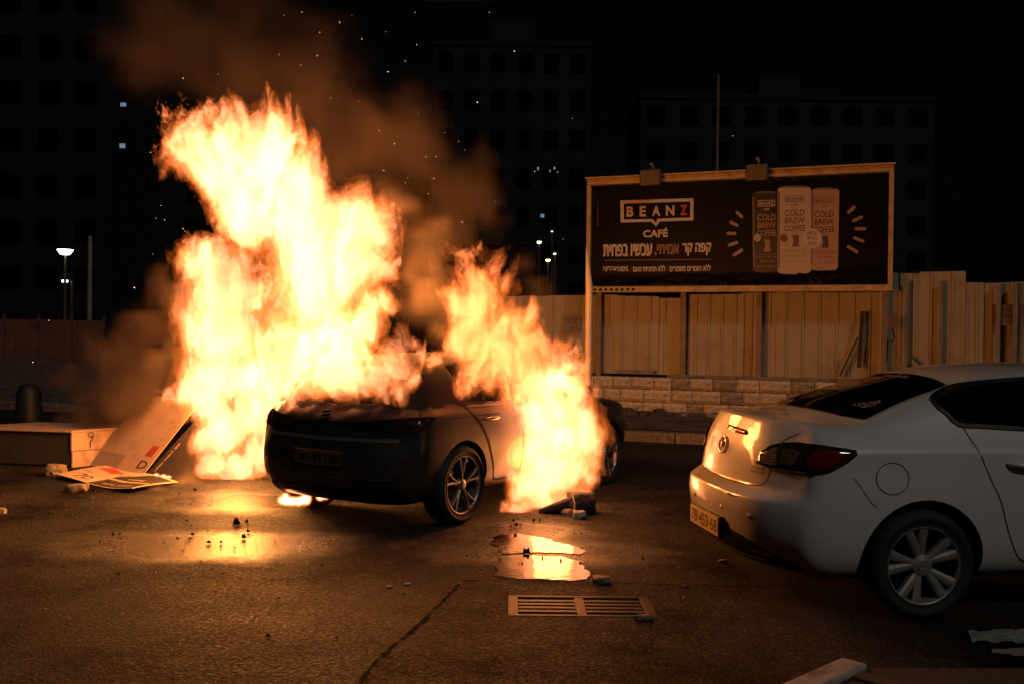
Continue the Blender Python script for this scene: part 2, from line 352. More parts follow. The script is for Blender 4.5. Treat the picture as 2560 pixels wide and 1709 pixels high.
# ---- near pavement corner at the lower right
c0 = gp(2106, 1642, .1); c1 = gp(1953, 1709, .1); kd = Vector((c1.x-c0.x, c1.y-c0.y, 0)).normalized(); kn = Vector((-kd.y, kd.x, 0))
if kn.x < 0: kn = -kn
M_PAV2 = mat('paver_sand', (.05,.035,.025), .85, var=.4, scale=20, bump=.004)
pz = .085
near_p = [c0 + kn*.14, Vector((6.5, c0.y + .02, 0)), Vector((6.5, 1.0, 0)), c0 + kd*4.5 + kn*.14]
bm = bmesh.new(); poly_prism(bm, [(p.x, p.y) for p in near_p], -.05, pz, lambda u, v, d: Vector((u, v, d)))
npv = bmobj('near_pavement', bm, M_PAV2); tag(npv, kind='structure')
M_BRICK = mat('brick_paver', (.085,.055,.04), .85, var=.35, scale=16, bump=.003, bscale=70, dirt=(.03,.022,.018), dscale=9)
bm = bmesh.new(); box(bm, (-.097,-.047,-.02), (.097,.047,.012)); pv0 = bmobj('paver', bm, M_BRICK, npv, bevel=.006); cnt = 0
ex = kn; 
for r in range(14):
    for c in range(26):
        p = c0 + kn*(.25 + c*.2 + (.1 if r % 2 else 0)) + kd*(.16 + r*.1)
        if p.x > 3.6 or p.y > c0.y - .05 or p.x/p.y > .62: continue
        o = pv0 if cnt == 0 else pv0.copy()
        if cnt: COL.objects.link(o); o.parent = npv
        o.location = (p.x, p.y, pz + random.uniform(-.004,.004)); o.rotation_euler = (random.uniform(-.03,.03), random.uniform(-.03,.03), math.atan2(kn.y, kn.x)+random.uniform(-.01,.01)); cnt += 1
nk = empty('near_kerb', (c0.x, c0.y, 0)); tag(nk, kind='structure')
for i in range(4):
    ln = .62; a = kd*(i*ln)
    Mx = Matrix.Translation(a + kn*.065) @ Matrix.Rotation(math.atan2(kd.y, kd.x), 4, 'Z')
    boxobj('kerb_stone', (.004,-.065,-.05), (ln-.004,.065,.105), mat('kerb_pale', (.42,.36,.30), .75, var=.2, scale=20, bump=.004, dirt=(.15,.12,.1), dscale=7), nk, bevel=.012, M=Mx)
    
# ================================================================ stone wall
M_STONE = mat('limestone', (.62,.52,.37), .85, var=.3, scale=9, bump=.012, bscale=22, dirt=(.12,.09,.065), dscale=4.5, dlo=.5, dhi=.72)
M_STONE2 = mat('limestone_grey', (.42,.34,.24), .85, var=.3, scale=8, bump=.014, bscale=20, dirt=(.10,.075,.05), dscale=4, dlo=.45, dhi=.7)
M_STONE3 = mat('limestone_pale', (.66,.56,.40), .85, var=.25, scale=9, bump=.012, bscale=26, dirt=(.2,.15,.1), dscale=5, dlo=.52, dhi=.7)
M_MORT = mat('mortar', (.10,.085,.07), .9, var=.3, scale=20)
wall = empty('stone_wall', wp(0, .1)); tag(wall, 'low wall of rough limestone blocks under the metal fence', 'wall')
def wall_local(p): return p - wp(0, .1)
core = boxobj('mortar_core', (-16,-.13,0), (16,.13,.82), M_MORT, wall); core.rotation_euler.z = ang
M_CAP = mat('wall_cap', (.28,.23,.17), .85, var=.3, scale=8, bump=.01, dirt=(.09,.07,.05), dscale=4)
stone_me = []
for k in range(7):
    bm = bmesh.new(); nx, nz = 7, 4; rnd = random.Random(k); g = []
    for i in range(nx+1):
        row = []
        for j in range(nz+1):
            x = -.5 + i/nx; z = -.5 + j/nz; e = 1 if (i in (0,nx) or j in (0,nz)) else 0
            y = -.012 if e else -.035 - .03*abs(mnoise.noise(Vector((x*3+k*7, z*2, k)))) - rnd.uniform(0,.014)
            row.append(bm.verts.new((x + (0 if not e else rnd.uniform(-.008,.008)), y, z + (0 if not e else rnd.uniform(-.02,.02)))))
        g.append(row)
    for i in range(nx):
        for j in range(nz): bm.faces.new((g[i][j], g[i+1][j], g[i+1][j+1], g[i][j+1]))
    back = [bm.verts.new((sx*.5, .05, sz*.5)) for sx, sz in ((-1,-1),(1,-1),(1,1),(-1,1))]
    edge = [g[i][0] for i in range(nx+1)], [g[nx][j] for j in range(nz+1)], [g[i][nz] for i in range(nx,-1,-1)], [g[0][j] for j in range(nz,-1,-1)]
    for s_, (A, B) in zip(edge, ((0,1),(1,2),(2,3),(3,0))): bm.faces.new(s_[::-1] + [back[A], back[B]])
    bmesh.ops.recalc_face_normals(bm, faces=bm.faces[:])
    me = bpy.data.meshes.new('stone'); bm.to_mesh(me); bm.free(); me.materials.append((M_STONE, M_STONE2, M_STONE3)[k % 3]); stone_me.append(me)
rows = [(.13,.355),(.365,.59),(.60,.815)]
uL, uR = -4.0, 11.5
for r, (z0, z1) in enumerate(rows):
    u = uL - random.uniform(0,.3)
    while u < uR:
        w = random.uniform(.30,.54)
        o = link(bpy.data.objects.new('stone', random.choice(stone_me)), wall)
        o.location = wall_local(wp(u + w/2, .1 + .13, (z0+z1)/2)); o.rotation_euler.z = ang
        o.scale = (w - .014, 1, z1 - z0 - .004)
        u += w
u = uL
while u < uR:                                      # coping slabs, some missing
    w = random.uniform(.9,1.3)
    if random.random() < .72:
        boxobj('coping_slab', (.006,-.15,0), (w-.006,.12,.05), M_CAP, wall, bevel=.008, M=Matrix.Translation(wall_local(wp(u, .1, .82))) @ Matrix.Rotation(ang, 4, 'Z'))
    u += w
# ================================================================ corrugated metal hoarding on the wall
M_SHEET = mat('galvanised_sheet', (.40,.34,.225), .55, .0, var=.06, scale=3, bump=.0015, bscale=20, dirt=(.24,.19,.12), dscale=1.6, dlo=.5, dhi=.8, rvar=.1)
M_POST = mat('rusty_steel', (.13,.095,.07), .6, .5, var=.3, scale=10, bump=.001)
fence = empty('metal_fence', wp(0, 0)); tag(fence, 'tall corrugated metal sheet fence on the stone wall behind the billboard', 'fence')
cxp = lambda cx: 1300 + cx*.5364
cyp = lambda cy: 650 + cy*.5364
panels = [(-330,-130,172),(-130,20,170),(20,130,168),(130,310,165),(310,447,161),(447,640,168),(640,790,177),(790,1035,160),(1035,1205,152),(1205,1440,150),(1440,1745,150),(1745,1868,62),(1868,2065,54),(2065,2152,105),(2152,2335,105),(2335,2480,104),(2480,2680,104),(2680,2900,100)]
for i, (a, b, t) in enumerate(panels):
    ua = wall_u(cxp(a))[0]; ub = wall_u(cxp(b))[0]; zt = wall_u(cxp((a+b)/2), cyp(t))[1]; W = ub - ua
    rec = .022 if i in (4, 6, 8, 11, 14, 16) else 0.0
    prof = []; nr = max(2, round(W/.27)); pitch = W/nr; x = 0
    prof.append((-.03, 0))
    for r in range(nr):
        xc = (r+.5)*pitch; prof += [(xc-.03,0),(xc-.016,.022),(xc+.016,.022),(xc+.03,0)]
    prof.append((W+.03, 0))
    vs_ = []; fs_ = []; z0 = .86
    tilt = random.uniform(-.012,.012); tl = random.uniform(-.02,.02)
    for j, (x, d) in enumerate(prof):
        for z, tt in ((z0, 0), (zt + tl*(x/W-.5), 1)):
            vs_.append(WD*(ua + x + tilt*tt) + WN*(d - rec + (.008 if i % 2 else 0)) + Vector((0,0,z)))
        if j: k = 2*j; fs_.append((k-2, k, k+1, k-1))
    o = mesh('sheet_panel', vs_, fs_, M_SHEET, fence); md = o.modifiers.new('s', 'SOLIDIFY'); md.thickness = .004
for px, py0 in ((1800, 712), (1960, 690)):
    u = wall_u(cxp(px))[0]
    boxobj('fence_post', (-.03,-.03,.86), (.03,.03,2.55), mat('fence_post_paint', (.24,.19,.13), .6, var=.15), fence, M=Matrix.Translation(WD*u + WN*.09) @ Matrix.Rotation(ang, 4, 'Z'))
for cx in (2225, 2305):
    u = wall_u(cxp(cx))[0]
    boxobj('fence_post', (-.035,-.03,.86), (.035,.03,2.5), mat('galvanised_post', (.34,.31,.27), .45, .4, var=.15), fence, M=Matrix.Translation(WD*u + WN*.09) @ Matrix.Rotation(ang, 4, 'Z'))
# flat sheet lying at the foot of the fence
boxobj('foot_board', (0,-.02,0), (.75,.02,.07), M_CAP, fence, M=Matrix.Translation(WD*wall_u(cxp(455))[0] + WN*.14 + Vector((0,0,.872))) @ Matrix.Rotation(ang, 4, 'Z'))
# notices on the fence
M_NOT = mat('notice_board', (.26,.22,.17), .6, var=.1, scale=6); M_INK = mat('dark_ink', (.03,.022,.018), .7, var=.1)
M_NOT2 = mat('notice_board_faded', (.20,.12,.08), .6, var=.15, scale=6)
def surf(n, zoff=0): return lambda u, v, d: WD*u + WN*(n + d) + Vector((0,0,v + zoff))
def fb(cx, cy, n): return wall_u(cxp(cx), cyp(cy), n)
def notice(cxa, cxb, cya, cyb, mt, label, lines):
    ua, za = fb(cxa, cyb, .06); ub, zb = fb(cxb, cya, .06)
    o = empty('fence_notice', wp(ua, .06, za)); tag(o, label, 'sign', 'notices on the fence')
    base = WD*ua + WN*.06 + Vector((0,0,za)); W = ub-ua; H = zb-za; f0 = surf(0); f = lambda u, v, d: f0(u, v, d)
    bm = bmesh.new(); poly_prism(bm, [(0,0),(W,0),(W,H),(0,H)], 0, .006, f); bmobj('board', bm, mt, o)
    for (a, b, c, d_) in ((0,0,1,.012),(0,.988,1,1),(0,0,.012,1),(.988,0,1,1)):
        mesh('border', [f(a*W+.01*(a==0), b*H, .008), f(c*W, b*H, .008), f(c*W, d_*H, .008), f(a*W, d_*H, .008)], [(0,1,2,3)], M_INK, o)
    for s, a, b, c, d_ in lines: text_on('lettering', heb(s), M_INK, o, f, a*W, b*W, c*H, d_*H, .0075, .01)
notice(200, 284, 258, 336, M_NOT, 'small pale printed notice on the fence left of the pale pole', [('לשעת בניה',.12,.92,.72,.88),('הכניסה אסורה',.12,.92,.52,.66),('לזרים',.5,.92,.36,.46),('זהירות',.4,.92,.1,.28)])
notice(2200, 2352, 208, 305, M_NOT2, 'reddish printed notice on the fence at the right edge', [('זהירות כאן בונים',.12,.94,.62,.84),('הכניסה אסורה',.2,.9,.36,.52),('חובה לחבוש קסדה',.1,.94,.1,.24)])
# loose plank leaning against the fence, and a short broken stick
M_WOOD = mat('old_wood', (.075,.05,.035), .8, var=.35, scale=12, bump=.003)
def stick(name, label, a, b, w, t):
    A = WD*0; ua, za = fb(*a, a_n); ub, zb = fb(*b, a_n); pa = wp(ua, a_n + .0, za); pb = wp(ub, a_n - .04, zb)
    d = (pb - pa); L = d.length; q_ = d.to_track_quat('Z', 'Y'); bm = bmesh.new(); box(bm, (-w/2,-t/2,0), (w/2,t/2,L))
    o = bmobj(name, bm, M_WOOD, bevel=.004); o.location = pa; o.rotation_euler = q_.to_euler(); tag(o, label, 'plank'); return o
a_n = .19
stick('upright_plank', 'weathered upright plank leaning on the fence right of centre', (1580,500), (1597,238), .08, .03)
stick('leaning_plank', 'dark plank leaning slantwise across the foot of the fence', (1490,540), (1575,360), .07, .03)
a_n = .1
stick('broken_stick', 'short broken stick on the wall top behind the white car roof', (1866,486), (1825,450), .045, .03)
# ================================================================ billboard
M_FRAME = mat('billboard_frame_paint', (.58,.38,.15), .55, var=.12, scale=6, bump=.001, dirt=(.3,.2,.09), dscale=5)
M_POST2 = mat('billboard_post_paint', (.24,.17,.10), .6, var=.2, scale=6)
BN = .30
bl = wall_u(1468, 600, BN)[0]; br = wall_u(2234, 560, BN)[0]; zb = 2.375; zt = 4.50
bb = empty('billboard', wp((bl+br)/2, BN, .85)); tag(bb, 'large framed billboard with a coffee advertisement above the fence', 'billboard')
OR = wp((bl+br)/2, BN, .85)
BW = br - bl
def bs(u, v, d): return WD*(u - BW/2) + WN*d + Vector((0,0,v - .85))     # u from left edge, v world height
fr = .115
def bprism(name, u0, v0, u1, v1, d0, d1, mt, bevel=.01):
    bm = bmesh.new(); poly_prism(bm, [(u0,v0),(u1,v0),(u1,v1),(u0,v1)], d0, d1, bs); return bmobj(name, bm, mt, bb, bevel=bevel)
bprism('frame_rail', 0, zb, BW, zb+fr*.95, -.06, .07, M_FRAME); bprism('frame_rail', 0, zt-fr, BW, zt, -.06, .07, M_FRAME)
bprism('frame_rail', 0, zb+fr*.96, fr*.7, zt-fr-.001, -.06, .07, M_FRAME); bprism('frame_rail', BW-fr*.7, zb+fr*.96, BW, zt-fr-.001, -.06, .07, M_FRAME)
bprism('top_lip', -.02, zt+.001, BW+.02, zt+.03, -.1, .11, M_FRAME, .003)
bprism('backing_board', fr*.71, zb+fr, BW-fr*.71, zt-fr-.003, -.05, -.02, M_POST2, 0)
M_POSTER = mat('poster_print', (.004,.003,.004), .40, var=.25, scale=3, bump=.0012, bscale=14, rvar=.05, spec=.10)
pu0, pu1, pv0_, pv1_ = fr*.72, BW-fr*.72, zb+fr+.004, zt-fr-.012
nu, nv = 150, 60; vs_ = []; fs_ = []
for i in range(nu+1):
    for j in range(nv+1):
        u = pu0 + (pu1-pu0)*i/nu; v = pv0_ + (pv1_-pv0_)*j/nv; a = i/nu
        lim = .20 + .16*max(0, a-.5) + .08*mnoise.noise(Vector((u*1.3, 3, 1))); t = max(0, 1 - (v-pv0_)/lim)
        d = t*(.02 + .05*abs(mnoise.noise(Vector((u*6, v*5, 1)))) + .035*abs(mnoise.noise(Vector((u*15, v*12, 5)))))
        t2 = max(0, (v-(pv1_-.07))/.07) * (1 if a > .55 else .2); d += t2*.03*abs(mnoise.noise(Vector((u*12, v*9, 8))))
        vs_.append(bs(u, v, d))
for i in range(nu):
    for j in range(nv): k = i*(nv+1)+j; fs_.append((k, k+nv+1, k+nv+2, k+1))
mesh('poster', vs_, fs_, M_POSTER, bb, smooth=True)
def bq(cx, cy):
    d = ray(1420 + cx*.3661, 380 + cy*.3661); A = P0 + WN*BN - CP; t = A.dot(WN)/d.dot(WN); h = CP + d*t; return (h-P0).dot(WD) - bl, h.z
# small image rectification: photo frame corners -> billboard corners
pc = [bq(135,200), bq(2240,70), bq(2205,945), bq(120,930)]
def rect(cx, cy):
    u, v = bq(cx, cy)
    uu = u/BW
    top = pc[0][1] + (pc[1][1]-pc[0][1])*uu; bot = pc[3][1] + (pc[2][1]-pc[3][1])*uu
    ul = pc[3][0] + (pc[0][0]-pc[3][0])*(v-bot)/(top-bot); ur = pc[2][0] + (pc[1][0]-pc[2][0])*(v-bot)/(top-bot)
    return (u-ul)/(ur-ul)*BW, zb + (v-bot)/(top-bot)*(zt-zb)
M_WHITE = mat('print_cream', (.60,.50,.40), .45, var=.06); M_RED = mat('print_red', (.55,.05,.04), .45, var=.08); M_BROWN = mat('print_brown', (.20,.11,.07), .45, var=.1)
def ptext(s, cx0, cy0, cx1, cy1, mt, bold=.02, rot=0, spacing=1.0, nm='lettering', d=.004, fat=0.0):
    a = rect(cx0, (cy0+cy1)/2); b = rect(cx1, (cy0+cy1)/2); c = rect((cx0+cx1)/2, cy1)[1]; e = rect((cx0+cx1)/2, cy0)[1]
    return text_on(nm, s, mt, bb, bs, a[0], b[0], c, e, d, bold, spacing, rot, fat)
for ch, x0, x1, m_ in (('B',398,446,0),('E',488,532,0),('A',573,630,0),('N',668,726,0),('Z',765,814,1)): 
    o_ = -.02*0; ptext(ch, x0, 362 + (446-x0)*.035+6, x1, 430+ (446-x0)*.035+6, M_RED if m_ else M_WHITE, .035)
def ppoly(pts, mt, nm='printed_shape', d=.004):
    pp = [rect(*p) for p in pts]; bm = bmesh.new(); vv = [bm.verts.new(bs(u, v, d)) for u, v in pp]
    bm.faces.new(vv); bmesh.ops.triangulate(bm, faces=bm.faces[:]); return bmobj(nm, bm, mt, bb)
def pstrip(out, inn, mt, nm='logo_border', d=.004):
    a = [rect(*p) for p in out]; b = [rect(*p) for p in inn]; vs_ = [bs(u, v, d) for u, v in a + b]; n = len(a)
    return mesh(nm, vs_, [(i, (i+1) % n, n+(i+1) % n, n+i) for i in range(n)], mt, bb)
pstrip([(357,332),(858,312),(855,460),(625,468),(600,500),(565,470),(357,476)], [(380,352),(836,334),(833,440),(608,449),(600,478),(574,452),(380,456)], M_WHITE)
ptext('CAFÉ', 510, 510, 680, 572, M_WHITE, .035)
ptext(heb('קפה קר'), 778, 612, 972, 690, M_WHITE, 0, fat=.018); ptext(heb('אמיתי,'), 590, 618, 752, 692, M_BROWN, 0, fat=.022); ptext(heb('עכשיו בפחית'), 238, 618, 568, 692, M_WHITE, 0, fat=.011)
ppoly([(242,719),(966,716),(966,721),(242,724)], M_BROWN, 'printed_rule')
ptext(heb('ללא חומרים משמרים'), 690, 755, 968, 795, M_WHITE, 0, fat=.005); ptext('/', 668, 756, 680, 794, M_BROWN, .0); ptext(heb('ללא תמציות טעם'), 440, 757, 658, 796, M_WHITE, 0, fat=.006); ptext('/', 418, 758, 430, 794, M_BROWN, .0)
ptext('100%', 333, 760, 408, 795, M_WHITE, .02); ptext(heb('ערביקה'), 235, 762, 325, 797, M_WHITE, 0, fat=.012)
ptext('Bauman Ber Rivnay', 196, 340, 208, 498, M_BROWN, .0, 90)
# burst strokes
def stroke(x0, y0, x1, y1, w=17):
    d = Vector((x1-x0, y1-y0)); L = d.length; d.normalize(); n = Vector((-d.y, d.x)); pts = []
    for k in range(9):
        a = -math.pi/2 + math.pi*k/8; pts.append((x1 - d.x*w*.5 + (d.x*math.cos(a) + n.x*math.sin(a))*w/2, y1 - d.y*w*.5 + (d.y*math.cos(a)+n.y*math.sin(a))*w/2))
    for k in range(9):
        a = math.pi/2 + math.pi*k/8; pts.append((x0 + d.x*w*.5 + (d.x*math.cos(a) + n.x*math.sin(a))*w/2, y0 + d.y*w*.5 + (d.y*math.cos(a)+n.y*math.sin(a))*w/2))
    ppoly(pts, M_TAN, 'burst_stroke')
M_TAN = mat('print_tan', (.36,.22,.13), .45, var=.1)
for s_ in ((1148,398,1193,440),(1102,466,1162,496),(1080,545,1148,546),(1088,627,1157,604),(1120,695,1190,652),(1912,405,1964,358),(1942,462,2014,428),(1956,513,2037,513),(1946,572,2020,602),(1902,630,1976,676)): stroke(*s_, 22)
# printed cans
M_CAN1 = mat('print_can_black', (.010,.008,.007), .4, var=.2); M_CAN2 = mat('print_can_cream', (.54,.42,.30), .4, var=.06, scale=2); M_CAN3 = mat('print_can_copper', (.46,.28,.17), .4, var=.1, scale=2)
M_CANE = mat('print_can_edge', (.16,.10,.06), .4, var=.1)
def can(x0, x1, y0, y1, mt, sk, d, et):
    top = [(x0, y0+30), (x0+8, y0+14), (x0+45, y0+3), ((x0+x1)/2, y0), (x1-45, y0+1), (x1-8, y0+9), (x1, y0+22)]
    bot = [(x1-sk, y1-25), (x1-sk-14, y1-6), ((x0+x1)/2-sk, y1), (x0-sk+16, y1-4), (x0-sk, y1-22)]
    ppoly(top + bot, mt, 'printed_can', d)
    ppoly([(x0+8,y0+16),(x0+45,y0+5),((x0+x1)/2,y0+2),(x1-45,y0+3),(x1-8,y0+11),(x1-45,y0+13),((x0+x1)/2,y0+12),(x0+45,y0+15)], et, 'printed_can_rim', d+.0012)
    ppoly([(x0+4,y0+40),(x0+14,y0+40),(x0+14-sk,y1-40),(x0+4-sk,y1-40)], et, 'printed_can_edge', d+.0012)
can(1258, 1440, 258, 808, M_CAN1, 3, .0035, M_CANE); can(1668, 1858, 232, 800, M_CAN3, 22, .005, M_CANE); can(1437, 1664, 222, 822, M_CAN2, 12, .0065, M_CANE)
def can_print(x, w, y, mt, mb, d, dy=0):
    pstrip([(x,y),(x+w,y-4),(x+w,y+38),(x+w*.56,y+39),(x+w*.5,y+46),(x+w*.44,y+40),(x,y+42)], [(x+4,y+4),(x+w-4,y),(x+w-4,y+33),(x+w*.5,y+35),(x+w*.5,y+38),(x+w*.48,y+36),(x+4,y+37)], mt, 'logo_border', d)
    ptext('BEANZ', x+10, y+9, x+w-10, y+30, mt, .03, 0, 1.25, 'lettering', d)
    ptext('CAFÉ', x+w*.32, y+50, x+w*.68, y+66, mt, .02, 0, 1, 'lettering', d)
    for i, s in enumerate(('COLD','BREW','COFFEE')): ptext(s, x-4+(-4 if i == 2 else 0), y+92+i*54, x+w+2, y+136+i*52, mb, .018, 0, 1, 'lettering', d)
    xc = x+w*.5
    ppoly([(xc-22,y+265),(xc+22,y+265),(xc+13,y+300),(xc+24,y+345),(xc-24,y+345),(xc-13,y+300)], mb, 'printed_flask', d)
    for k in range(5): ppoly([(xc-22+k*10,y+240-abs(2-k)*-3),(xc-19+k*10,y+240+abs(2-k)*3),(xc-15+k*8,y+256),(xc-17+k*8,y+256)], mb, 'printed_tick', d)
    ppoly([(x-22,y+364),(x+w+16,y+362),(x+w+16,y+364),(x-22,y+366)], mb, 'printed_rule', d)
    ptext(heb('קפה קר בחליטה'), x-20, y+374, x+w+12, y+392, mb, 0, 0, 1, 'lettering', d); ptext(heb('ארבעים שעות'), x+10, y+402, x+w-10, y+416, mb, 0, 0, 1, 'lettering', d)
    ptext(heb('ערביקה - ברזיל'), x-8, y+440, x+w+2, y+454, mb, 0, 0, 1, 'lettering', d)
M_DK = mat('print_dark_brown', (.06,.03,.02), .45, var=.1); M_MID = mat('print_mid_brown', (.16,.085,.05), .45, var=.1)
can_print(1298, 118, 322, M_WHITE, M_TAN, .0047); can_print(1688, 128, 298, M_MID, M_DK, .0064); can_print(1484, 132, 290, M_DK, M_MID, .0079)
def disc(x, y, r, mt, d, nm='printed_badge'): ppoly([(x + r*math.cos(2*math.pi*k/24), y - r*1.03*math.sin(2*math.pi*k/24)) for k in range(24)], mt, nm, d)
disc(1665, 578, 66, M_WHITE, .0092)
for i, s in enumerate(('עכשיו','באריזת','קומפקט')): ptext(heb(s), 1634, 530+i*36, 1696, 556+i*36, M_DK, .008, 0, 1, 'lettering', .0104)
disc(1291, 574, 24, M_WHITE, .0060); ptext(heb('ללא'), 1277, 558, 1305, 572, M_DK, .008, 0, 1, 'lettering', .0072); ptext(heb('סוכר'), 1275, 577, 1307, 590, M_DK, .008, 0, 1, 'lettering', .0072)
disc(1472, 576, 26, M_MID, .0092); ptext(heb('חלב'), 1456, 566, 1488, 586, M_DK, .008, 0, 1, 'lettering', .0104)
# row of vents on the lower rail
for i in range(8):
    u = .16 + i*.105; bprism('rail_slot', u, zb+.03, u+.05, zb+.075, .0705, .074, M_DARK, 0)
# posts, flood lights, cable
for px in (1370, 1565, 1740, 2030):
    u = wall_u(px*K, 700, BN)[0] - bl
    bm = bmesh.new(); poly_prism(bm, [(u-.05,.80),(u+.05,.80),(u+.05,zb+.3),(u-.05,zb+.3)], -.20, -.11, bs); bmobj('post', bm, M_POST2, bb, bevel=.006)
bprism('rear_beam', .1, zb+.5, BW-.1, zb+.6, -.2, -.055, M_POST2)
M_LAMP = mat('lamp_housing', (.16,.13,.10), .5, .4, var=.25, scale=20); M_LGL = mat('lamp_glass', (.10,.08,.06), .2, var=.1)
for cx in (585, 1305):
    u = rect(cx, 200)[0]
    bm = bmesh.new(); poly_prism(bm, [(u-.19,zt-.2),(u+.19,zt-.2),(u+.19,zt+.09),(u-.19,zt+.09)], .16, .30, bs); hs = bmobj('flood_light', bm, M_LAMP, bb, bevel=.03)
    for k in range(6):
        bm = bmesh.new(); poly_prism(bm, [(u-.17,zt-.17+k*.042),(u+.17,zt-.17+k*.042),(u+.17,zt-.155+k*.042),(u-.17,zt-.155+k*.042)], .301, .315, bs); bmobj('cooling_fin', bm, M_LAMP, hs)
    bm = bmesh.new(); tube(bm, [bs(u, zt+.02, 0), bs(u, zt+.22, .06), bs(u, zt+.2, .2)], .025, 8); bmobj('lamp_arm', bm, M_POST2, bb)
u = wall_u(2034*K, 700, BN)[0]-bl
bprism('junction_box', u+.03, 1.75, u+.14, 1.95, .05, .12, M_LAMP)
bm = bmesh.new(); tube(bm, [bs(u+.1,1.75,.08), bs(u+.14,1.6,.09), bs(u+.1,1.52,.1), bs(u+.03,1.56,.09), bs(u+.02,1.2,.06)], .012, 6); bmobj('power_cable', bm, M_DARK, bb)
# ---- pale road pole beside the billboard
M_POLE = mat('cream_pole', (.75,.60,.42), .4, var=.08, scale=4)
b0 = at(1469, 1060, 14.2); pole = empty('tall_pole', (b0.x, b0.y, .0)); tag(pole, 'pale slim pole with slanted top standing before the billboard left edge', 'pole')
H = at(1474, 612, 14.2).z
bm = bmesh.new(); r0 = .052; N = 14; rings = []
for z in (0, .8, 1.6, H-.62): rings.append([bm.verts.new((r0*math.cos(2*math.pi*k/N), r0*math.sin(2*math.pi*k/N), z)) for k in range(N)])
rings.append([bm.verts.new((r0*math.cos(2*math.pi*k/N), r0*math.sin(2*math.pi*k/N), H - .31 - .30*math.cos(2*math.pi*k/N))) for k in range(N)])
for a, b in zip(rings[:-1], rings[1:]):
    for k in range(N): bm.faces.new((a[k], a[(k+1) % N], b[(k+1) % N], b[k]))
bm.faces.new(rings[-1]); bmobj('shaft', bm, M_POLE, pole, smooth=True)
bm = bmesh.new(); lathe(bm, [(.001,.0),(.11,.0),(.11,.02),(.06,.03),(.06,.08),(.001,.08)], 14, 'z'); bmobj('base_plate', bm, M_POST2, pole)
# ---- thin mast rising behind the billboard
b0 = at(1785, 900, 24); mast = empty('thin_mast', (b0.x, b0.y, 0)); tag(mast, 'thin tall mast rising into the night behind the billboard', 'mast')
bm = bmesh.new(); zt_ = at(1793, 188, 24).z; tube(bm, [(0,0,0),(0,0,3),(.02,0,zt_)], [.07,.06,.03], 8); bmobj('shaft', bm, mat('mast_steel', (.12,.09,.06), .5, .3, var=.2), mast, smooth=True)
bm = bmesh.new(); lathe(bm, [(.001,0),(.14,0),(.14,.03),(.001,.03)], 10, 'z'); bmobj('base_plate', bm, M_POST2, mast)
# ================================================================ cars
def lattice_body(X, JF, KZ, pos, g0, g1, kb, crease=None):
    """skin of a voxel lattice: lower body cells everywhere up to level kb, cabin cells between stations g0..g1 above"""
    NI, NJ, NK = len(X)-1, len(JF)-1, KZ-1
    solid = lambda i, j, k: 0 <= i < NI and 0 <= j < NJ and 0 <= k < NK and (k < kb or g0 <= i < g1)
    vid = {}; V = []; Fc = []
    def v(i, j, k):
        if (i, j, k) not in vid: vid[(i, j, k)] = len(V); V.append(pos(i, j, k))
        return vid[(i, j, k)]
    for i in range(NI):
        for j in range(NJ):
            for k in range(NK):
                if not solid(i, j, k): continue
                for (d, q4) in (((-1,0,0), ((0,0,0),(0,0,1),(0,1,1),(0,1,0))), ((1,0,0), ((1,0,0),(1,1,0),(1,1,1),(1,0,1))), ((0,-1,0), ((0,0,0),(1,0,0),(1,0,1),(0,0,1))), ((0,1,0), ((0,1,0),(0,1,1),(1,1,1),(1,1,0))), ((0,0,-1), ((0,0,0),(0,1,0),(1,1,0),(1,0,0))), ((0,0,1), ((0,0,1),(1,0,1),(1,1,1),(0,1,1)))):
                    if not solid(i+d[0], j+d[1], k+d[2]): Fc.append([v(i+a, j+b, k+c) for a, b, c in q4])
    inv = {b: a for a, b in vid.items()}; cr = {}
    if crease:
        for f in Fc:
            for a, b in zip(f, f[1:]+f[:1]):
                c = crease(inv[a], inv[b])
                if c: cr[(min(a,b), max(a,b))] = c
    return V, Fc, cr
def eval_mesh(o):
    dg = bpy.context.evaluated_depsgraph_get(); dg.update(); me = bpy.data.meshes.new_from_object(o.evaluated_get(dg)); return me
